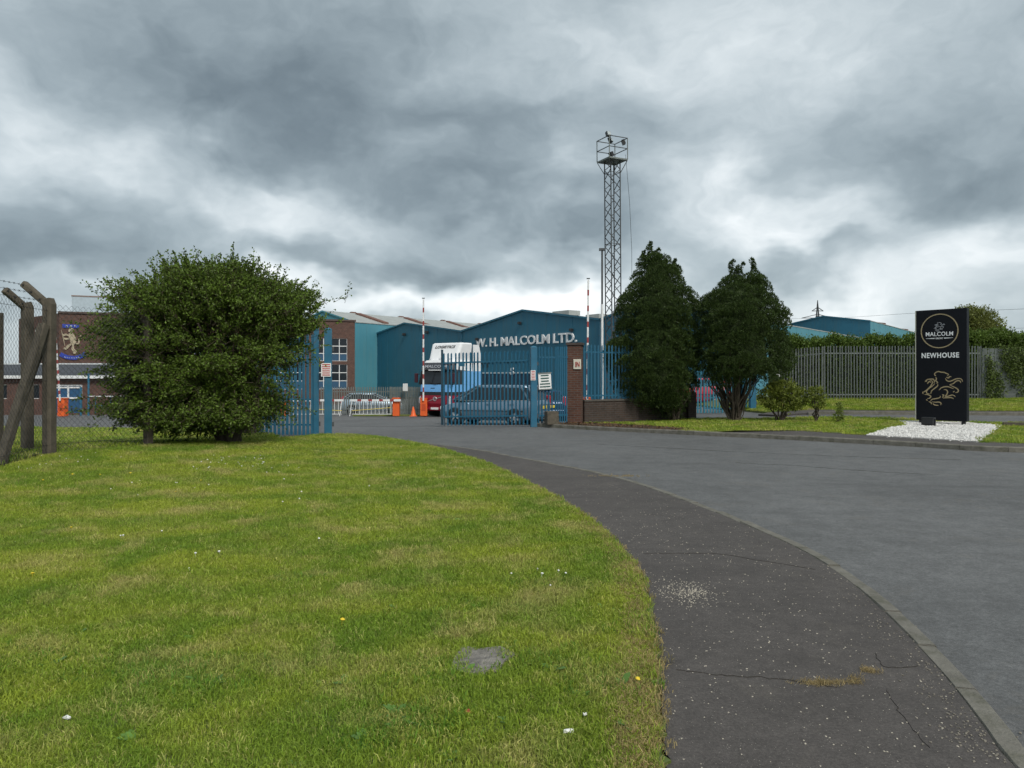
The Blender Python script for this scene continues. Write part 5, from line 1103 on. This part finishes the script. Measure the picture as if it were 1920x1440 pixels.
# the two conifers: layered crowns from their outlines
YEW = leaf_mat('conifer_spray', (.042, .070, .015), .5, .10); 
def conifer(label, x, y, prof, tips, stems, seed, splay):
    z0 = gh(x, y) + .05; t = E('conifer_tree', label, 'tree', (x, y, z0)); r = random.Random(seed)
    zs = np.array([p[0] for p in prof]); Ls = np.array([p[1] for p in prof]); Rs = np.array([p[2] for p in prof])
    for i in range(stems):
        a = r.uniform(0, 6.283); zt = r.uniform(1.3, 2.4); limb(t, (r.uniform(-.16, .16), r.uniform(-.12, .12), -.1), (math.cos(a) * splay * r.uniform(.5, 1), math.sin(a) * splay * .8, zt), r.uniform(.016, .05), .012, .08, BARK, 'stem')
    limb(t, (0, 0, -.1), (.1, 0, 3.2), .14, .07, .05, BARK, 'trunk')
    # lobes: flattened cushions on the outline
    lob = []
    for z in np.arange(zs[0] + .05, zs[-1], .21):
        l, rr = np.interp(z, zs, Ls), np.interp(z, zs, Rs); cx_, w_ = (l + rr) / 2, (rr - l) / 2 * (1.07 + .06 * math.sin(z * 4.3 + seed)); m = max(5, int(w_ * 8))
        for k in range(m):
            if r.random() < .05: continue
            a = 6.283 * (k + r.uniform(0, .8)) / m; rad = r.uniform(.26, .44) * min(1, w_ / .9 + .25); q0 = w_ - rad * r.uniform(.92, 1.12); lob.append((cx_ + math.cos(a) * q0, math.sin(a) * q0 * .92, z + r.uniform(-.14, .14), rad * 1.05, rad * r.uniform(.7, .95)))
    for (tx, tz0, tz1, w_) in tips:
        for z in np.arange(tz0, tz1, .11): f = (z - tz0) / (tz1 - tz0); lob.append((tx + r.uniform(-.09, .09), r.uniform(-.08, .08), z, w_ * (1 - .8 * f) * r.uniform(.5, 1.0), .10))
    P, D = [], []
    for (a, b, c, rx, rz_) in lob:
        m = int(50 + 1900 * rx * rz_); d = rdir(m); d[:, 2] = np.where(RNG.uniform(size=m) < .6, np.abs(d[:, 2]), d[:, 2]); q_ = np.array([a, b, c]) + d * RNG.uniform(.86, 1.02, m)[:, None] * [rx, rx, rz_]; P.append(q_); D.append(d * [.8, .8, .8] + [0, 0, .7])
    P, D = np.concatenate(P), np.concatenate(D); nb_ = 3; P = np.repeat(P, nb_, 0) + RNG.normal(0, .012, (len(P) * nb_, 3)); D = np.repeat(D, nb_, 0) + RNG.normal(0, .33, (len(P), 3))
    print('conifer sprays', len(P))
    leaves('crown', P, D, .066, .024, YEW, t, .1)['kind'] = 'stuff'
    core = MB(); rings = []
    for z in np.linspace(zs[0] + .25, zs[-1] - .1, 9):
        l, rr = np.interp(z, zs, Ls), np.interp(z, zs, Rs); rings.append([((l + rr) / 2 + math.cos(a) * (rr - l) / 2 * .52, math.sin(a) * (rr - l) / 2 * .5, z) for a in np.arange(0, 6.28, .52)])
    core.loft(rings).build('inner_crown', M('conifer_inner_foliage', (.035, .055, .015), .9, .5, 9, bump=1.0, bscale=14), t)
c1x, c1y = PX(1266, 26.4), 26.4
def prof_px(pts, Y, u0, base): return [((PZ(v, Y) - base), (a - u0) / FP * Y, (b - u0) / FP * Y) for v, a, b in pts]
b1 = gh(c1x, c1y) + .05
conifer('taller dark conifer with rounded crown beside the lattice mast', c1x, c1y, prof_px([(772, 1222, 1282), (752, 1180, 1290), (720, 1156, 1302), (690, 1138, 1310), (655, 1142, 1300), (630, 1158, 1304), (595, 1156, 1308), (560, 1168, 1298), (530, 1182, 1286), (505, 1197, 1268), (488, 1208, 1250)], c1y, 1266, b1),
        [(PX(1218, c1y) - c1x, PZ(500, c1y) - b1, PZ(459, c1y) - b1, .3), (PX(1231, c1y) - c1x, PZ(500, c1y) - b1, PZ(470, c1y) - b1, .25), (PX(1266, c1y) - c1x, PZ(515, c1y) - b1, PZ(490, c1y) - b1, .2), (PX(1206, c1y) - c1x, PZ(500, c1y) - b1, PZ(474, c1y) - b1, .2)], 24, 3, .9)
c2x, c2y = PX(1378, 25.8), 25.8; b2 = gh(c2x, c2y) + .05
conifer('second dark conifer with three pointed tips and bare splayed stems', c2x, c2y, prof_px([(716, 1338, 1432), (704, 1320, 1462), (690, 1310, 1476), (675, 1310, 1478), (645, 1308, 1474), (610, 1306, 1470), (585, 1312, 1462), (560, 1318, 1450), (545, 1340, 1440), (530, 1358, 1432)], c2y, 1378, b2),
        [(PX(1372, c2y) - c2x, PZ(540, c2y) - b2, PZ(490, c2y) - b2, .26), (PX(1388, c2y) - c2x, PZ(540, c2y) - b2, PZ(494, c2y) - b2, .24), (PX(1411, c2y) - c2x, PZ(550, c2y) - b2, PZ(486, c2y) - b2, .30), (PX(1424, c2y) - c2x, PZ(550, c2y) - b2, PZ(515, c2y) - b2, .26)], 46, 5, 1.1)

def shrub(name, label, cat, x, y, els, n, L_, W_, mat, stems, spread):
    z0 = gh(x, y) + .05; t = E(name, label, cat, (x, y, z0))
    for i in range(stems):
        a = random.uniform(0, 6.283); limb(t, (random.uniform(-.06, .06), random.uniform(-.05, .05), -.08), (math.cos(a) * spread, math.sin(a) * spread * .7, els[0][2] + random.uniform(-.2, .2)), .03, .01, .07, BARK, 'stem')
    P, D = [], []
    for (a, b, c, rx, ry, rz_) in els:
        m = int(n * rx * rz_); d = rdir(m); q_ = np.array([a, b, c]) + d * (RNG.uniform(.55, 1.05, m))[:, None] * [rx, ry, rz_]; P.append(q_); D.append(d)
    P, D = np.concatenate(P), np.concatenate(D); k = 6; P2 = np.repeat(P, k, 0) + RNG.normal(0, .02, (len(P) * k, 3)); D2 = np.repeat(D, k, 0) * .5 + RNG.normal(0, .6, (len(P2), 3)) + [0, 0, .25]
    leaves('crown', P2, D2, L_, W_, mat, t, .2)['kind'] = 'stuff'; return t
RHO = leaf_mat('rhododendron_leaf', (.165, .20, .033), .4)
shrub('rhododendron_bush', 'leafy yellow green rhododendron bush right of the conifers', 'bush', PX(1462, 25.6), 25.6, [(.1, 0, 1.0, .62, .6, .42), (-.35, 0, .85, .42, .5, .35), (.55, 0, .8, .45, .5, .4), (.15, 0, .55, .6, .5, .25)], 900, .12, .045, RHO, 9, .5)
shrub('rhododendron_bush', 'smaller upright rhododendron bush with yellow green tips', 'bush', PX(1531, 25.1), 25.1, [(0, 0, .95, .28, .28, .22), (.05, 0, .65, .24, .25, .22)], 1100, .11, .04, RHO, 5, .18)
shrub('small_plant', 'tiny leafy young plant standing alone in the verge', 'plant', PX(1572, 24.9), 24.9, [(0, 0, .22, .15, .15, .2), (.04, 0, .5, .08, .08, .16)], 1500, .10, .035, leaf_mat('young_leaf', (.17, .22, .04), .3), 2, .06)
HED = leaf_mat('hedge_leaf', (.11, .17, .03), .4)
hd = E('hedge', 'long green hedge rising behind the grey palisade fence', 'hedge', (13.0, 34.1, .5))
def hz(x): return np.interp(x, [12, 14, 17, 20, 22, 24.2, 26, 28], [2.72, 2.72, 2.78, 2.85, 3.05, 3.0, 2.75, 2.5])
n = 30000; hx = RNG.uniform(11.9, 27.5, n); hy = 34.0 + np.maximum(hx - 20.8, 0) * .36 + RNG.normal(0, .22, n) - .1; hh = hz(hx) * (1 + .03 * np.sin(hx * 3.1) + .03 * np.sin(hx * 7.3 + 1)); tp = RNG.uniform(size=n); zz = np.where(tp < .45, hh + RNG.normal(-.12, .12, n), RNG.uniform(.05, 1, n) * hh)
P = np.column_stack([hx - 13, hy - 34.1, zz]); D = np.column_stack([RNG.normal(0, .6, n), RNG.normal(-.5, .5, n), RNG.normal(.5, .5, n)]); leaves('foliage', np.repeat(P, 2, 0) + RNG.normal(0, .05, (2 * n, 3)), np.repeat(D, 2, 0) + RNG.normal(0, .3, (2 * n, 3)), .12, .06, HED, hd)['kind'] = 'stuff'
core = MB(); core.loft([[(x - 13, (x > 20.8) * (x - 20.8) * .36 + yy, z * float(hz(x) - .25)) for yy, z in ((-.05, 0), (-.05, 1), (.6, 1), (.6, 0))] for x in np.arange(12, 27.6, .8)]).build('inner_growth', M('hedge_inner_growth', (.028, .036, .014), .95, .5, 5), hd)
iv = E('ivy', 'ivy climbing over the far end of the grey palisade fence', 'ivy', (20.95, 32.9, .53)); n = 2600; t_ = RNG.uniform(.02, 1, n); zz = RNG.uniform(.1, 2.35, n); cl_ = np.sin(t_ * 17 + zz * 1.3) * .5 + np.sin(t_ * 7 + 2 - zz * 1.9) * .5 + np.sin(zz * 4 + t_ * 31) * .35; k = (cl_ + RNG.normal(0, .4, n) + (zz - 1.1) * .3) > .15
P = np.column_stack([t_ * 5.55, t_ * 2.18 - .05 + RNG.normal(0, .04, n), zz])[k]; leaves('foliage', np.repeat(P, 5, 0) + RNG.normal(0, .09, (len(P) * 5, 3)) * [1, .3, 1], np.array([0, -.5, -.3]) + RNG.normal(0, .6, (len(P) * 5, 3)), .10, .07, leaf_mat('ivy_leaf', (.10, .14, .035), .4), iv)['kind'] = 'stuff'
bt = E('tree', 'pale green tree showing behind the black sign and hedge', 'tree', (PX(1822, 46), 46, gh(29, 46))); limb(bt, (0, 0, -.2), (0, 0, 3.2), .2, .1, .1, BARK, 'trunk')
for i in range(7): a = i * .9; limb(bt, (0, 0, 1.6 + .2 * i), (math.cos(a) * 1.5, math.sin(a) * 1.3, 3.6 + .2 * (i % 3)), .07, .02, .15, BARK, 'branch')
P, D = [], []
for (a, b, c, r_x, r_z) in ((0, 0, 4.4, 1.6, 1.1), (.9, 0, 3.8, 1.2, .9), (-.8, 0, 4.2, 1.2, 1.0), (1.5, 0, 3.3, .8, .7), (-.2, 0, 5.0, .9, .6)):
    m = int(900 * r_x * r_z); d = rdir(m); P.append(np.array([a, b, c]) + d * RNG.uniform(.5, 1.08, m)[:, None] * [r_x, r_x, r_z]); D.append(d)
P, D = np.concatenate(P), np.concatenate(D); leaves('crown', np.repeat(P, 4, 0) + RNG.normal(0, .08, (len(P) * 4, 3)), np.repeat(D, 4, 0) + RNG.normal(0, .6, (len(P) * 4, 3)), .15, .08, leaf_mat('pale_tree_leaf', (.17, .19, .05), .35), bt)['kind'] = 'stuff'

# ------------------------------------------------------------------ small things on the ground
sl_b = MB().loft([[(x * k_, y * k_, z) for x, y in ((-.17, -.14), (-.06, -.2), (.10, -.15), (.13, -.03), (.19, .08), (.11, .2), (-.02, .16), (-.12, .21), (-.15, .06))] for k_, z in ((1.02, -.06), (1, .0), (.97, .012))]).build('concrete_slab', M('rough_aggregate_concrete', (.19, .178, .16), .95, .5, 26, bump=1.0, bscale=70, dirt=(.34, .31, .26), dirt_amt=.6), None, (SLAB[0], SLAB[1], gh(*SLAB) + .018)); tag(sl_b, 'small rough concrete slab set flush in the lawn', 'slab')
DAISY = M('daisy_white', (.80, .80, .76), .6, .05); DAND = M('dandelion_yellow', (.75, .55, .03), .6, .1)
def flower(mat, r, hgt):
    mb = MB(); mb.lathe([(0, hgt + .004), (r * .6, hgt + .006), (r, hgt + .001), (r * .5, hgt - .004)], 7, sm=False); mb.tube([(0, 0, 0), (0, 0, hgt)], .0012, 3); return mb.mesh('flower', mat)
dz_ = []
for (u, v, n_, s_) in ((410, 882, 16, .35), (460, 872, 14, .3), (520, 885, 12, .3), (40, 898, 10, .3), (100, 880, 6, .4), (300, 925, 8, .5), (150, 1015, 4, .3), (820, 875, 5, .3), (1005, 1085, 6, .18), (560, 900, 6, .4), (700, 850, 5, .6), (240, 870, 6, .6), (620, 930, 4, .5), (440, 1050, 4, .4)):
    c = np.array(G(u, v)); dz_.append(c + RNG.normal(0, s_, (n_, 2)))
q = np.concatenate(dz_); q = q[inside(q[:, 0], q[:, 1], lawn_poly)]; P_, r_, s_ = lay(q, .02, .8, 1.4, .3); scatter('daisies', P_, r_, s_, lib('daisy', [flower(DAISY, .009, .03)]), 'tiny white daisies dotted over the lawn', 'flowers')
q = np.array([G(u, v) for u, v in ((80, 921), (136, 910), (186, 910), (245, 906), (134, 1001), (377, 913), (330, 934), (1192, 1292), (640, 1180), (60, 1090))]); P_, r_, s_ = lay(q, .02, .9, 1.3, .3); scatter('dandelions', P_, r_, s_, lib('dandelion', [flower(DAND, .013, .035)]), 'a few yellow dandelions in the lawn', 'flowers')
def scrap(label, u, v, w, d, mat, cat='litter'):
    x, y = G(u, v); mb = MB(); n_ = 5; r = random.Random(u); rings = [[(-w / 2 + w * i / (n_ - 1), -d / 2 * r.uniform(.6, 1.1), .009 + r.uniform(0, .012)), (-w / 2 + w * i / (n_ - 1), d / 2 * r.uniform(.6, 1.1), .009 + r.uniform(0, .014)), (-w / 2 + w * i / (n_ - 1), d / 2 * .8, .006), (-w / 2 + w * i / (n_ - 1), -d / 2 * .8, .006)] for i in range(n_)]
    mb.loft(rings); o = mb.build('litter', mat, None, (x, y, gh(x, y) + .022), (0, 0, r.uniform(0, 3))); tag(o, label, cat)
scrap('torn white paper scrap on the lawn near the footpath', 1066, 1385, .045, .018, DAISY); scrap('tiny white paper bit just above the torn scrap', 1097, 1352, .016, .012, DAISY); scrap('small red wrapper lying in the lawn', 878, 1348, .026, .018, M('red_wrapper', (.35, .07, .04), .5))
scrap('white plastic bag caught at the fence foot under the bush', 378, 826, .3, .12, DAISY); scrap('white scrap on the lawn in front of the bush', 421, 836, .1, .06, DAISY); scrap('pale crumpled wrapper at the foot of the corner post', 80, 858, .16, .1, M('grey_wrapper', (.5, .52, .55), .5))
scrap('faint white feather tuft in the near lawn', 125, 1358, .035, .02, DAISY); scrap('white speck of litter by the gate post', 645, 815.5, .08, .05, DAISY)
scrap('pale blue plastic sheet at the foot of the slanting strut', 10, 868, .3, .25, M('blue_plastic', (.42, .50, .60), .4))
tag(MB().tube([(*G(800, 1195), .05), (*G(815, 1188), .075), (*G(845, 1186), .06)], .002, 4).build('straw_stalk', M('straw', (.5, .42, .2), .8)), 'pale dry stalk lying beside the concrete slab', 'stalk') if False else None
# white chippings on the footpath, cracks and a straw tuft
CH = M('pale_chipping', (.33, .30, .245), .85, .1, 9, island=.4); chl = lib('chippings', [pebble(40 + i, .0052, CH, .45) for i in range(4)])
q = pts_in(path_poly, 5200, (-2, 2, 3.4, 11)); q = q[RNG.uniform(size=len(q)) < np.clip(1.2 - q[:, 1] * .09, .12, 1)]; q = np.concatenate([q, np.array(G(1290, 1110)) + RNG.normal(0, 1, (520, 2)) * [.11, .16]]); q = q[inside(q[:, 0], q[:, 1], path_poly)]
P_, r_, s_ = lay(q, .001, .45, 1.25, .3); scatter('path_chippings', P_, r_, s_, chl, 'pale stone chippings embedded in the footpath', 'chippings')
def crack(pts, w, root=None, dz=.003):
    mb = MB(); P = catmull(pts, 16 if root else 8); L_ = []
    for i, p in enumerate(P):
        jj = .05 if root else .012; x, y = p[0] + random.uniform(-.008, .008), p[1] + random.uniform(-jj, jj); ww = w * random.choice((.05, .25, .5, .8, 1.0)) * (0.35 + .65 * math.sin(3.1416 * (i + .5) / len(P))); z = gh(x, y) + dz; L_.append(((x, y - ww, z), (x, y + ww, z), (x, y + ww, z - .02), (x, y - ww, z - .02)))
    mb.loft(L_).build('crack', M('crack_dirt', (.036, .032, .026), .95, .3, 20), root or FOOTPATH)
crack([G(u, v) for u, v in ((1205, 1038), (1280, 1038), (1350, 1039), (1430, 1052), (1530, 1068))], .006); crack([G(u, v) for u, v in ((1270, 1257), (1330, 1264), (1420, 1270), (1500, 1278), (1570, 1290))], .004); crack([G(u, v) for u, v in ((1640, 1225), (1660, 1250), (1720, 1250))], .004); crack([G(u, v) for u, v in ((1660, 1290), (1690, 1340), (1740, 1400))], .003)
q = np.concatenate([np.column_stack([RNG.normal(0, 1, 90) * .075, RNG.normal(0, 1, 90) * .012]) + np.array(G(1545, 1281)), RNG.normal(0, .022, (30, 2)) + np.array(G(1630, 1258)), RNG.normal(0, .03, (24, 2)) * [1.4, .7] + np.array(G(1600, 1276)), np.column_stack([RNG.normal(0, .25, 60), RNG.normal(0, .05, 60)]) + np.array(G(1155, 892))])
STRAWM = grassmat('straw_grass', (.30, .23, .11), (.26, .22, .09), (.36, .28, .14), .2); P_, r_, s_ = lay(q, -.004, .35, .7, .7); scatter('dead_grass', P_, r_, s_, lib('straw_tufts', [tuft(STRAWM, 22, .05, .015, .04, .0018, 1.5, 90 + i) for i in range(3)]), 'dead straw coloured grass in the footpath cracks', 'grass')
for pts in (((1120, 833), (1250, 840), (1400, 848), (1600, 856), (1800, 862)), ((1380, 868), (1500, 874), (1640, 884), (1760, 890)), ((640, 796), (720, 797), (830, 798))): crack([G(u, v, -.05) for u, v in pts], .018, ROADO, -.047)
# broken grit along the near kerb
ek = np.array(catmull(edge_kerb, 6)); k = RNG.integers(0, len(ek), 2600); q = ek[k] + np.column_stack([RNG.normal(-.05, .10, 2600), RNG.normal(0, .05, 2600)]); q = q[(q[:, 1] > 2) & (q[:, 1] < 9)]; q = q[RNG.uniform(size=len(q)) < np.clip(1.4 - q[:, 1] * .2, .05, 1)]
P_, r_, s_ = lay(q, .002, .4, 1.3, .3); P_[:, 2] -= np.where(inside(q[:, 0], q[:, 1], path_poly), 0, .045); scatter('kerb_grit', P_, r_, s_, lib('grit', [pebble(60 + i, .0055, M('grit_stone', (.15, .135, .11), .9, .2, 9, island=.5), .6) for i in range(4)]), 'loose grit gathered along the low kerb', 'grit')
q = pts_in(soil_poly, 2500); P_, r_, s_ = lay(q, .07, .8, 2.2, .6)
def litter_leaf(seed):
    r = random.Random(seed); me = bpy.data.meshes.new('leaf'); me.from_pydata([(0, 0, 0), (.02, .012, .006), (.045, 0, .002), (.02, -.012, .008)], [], [(0, 1, 2), (0, 2, 3)]); me.materials.append(M('dead_leaf', (.13, .075, .035), .9, .3, 3, island=.5)); return me
scatter('fallen_leaves', P_, r_, s_, lib('dead_leaves', [litter_leaf(1)]), 'brown fallen leaves on the soil behind the kerb', 'leaves')
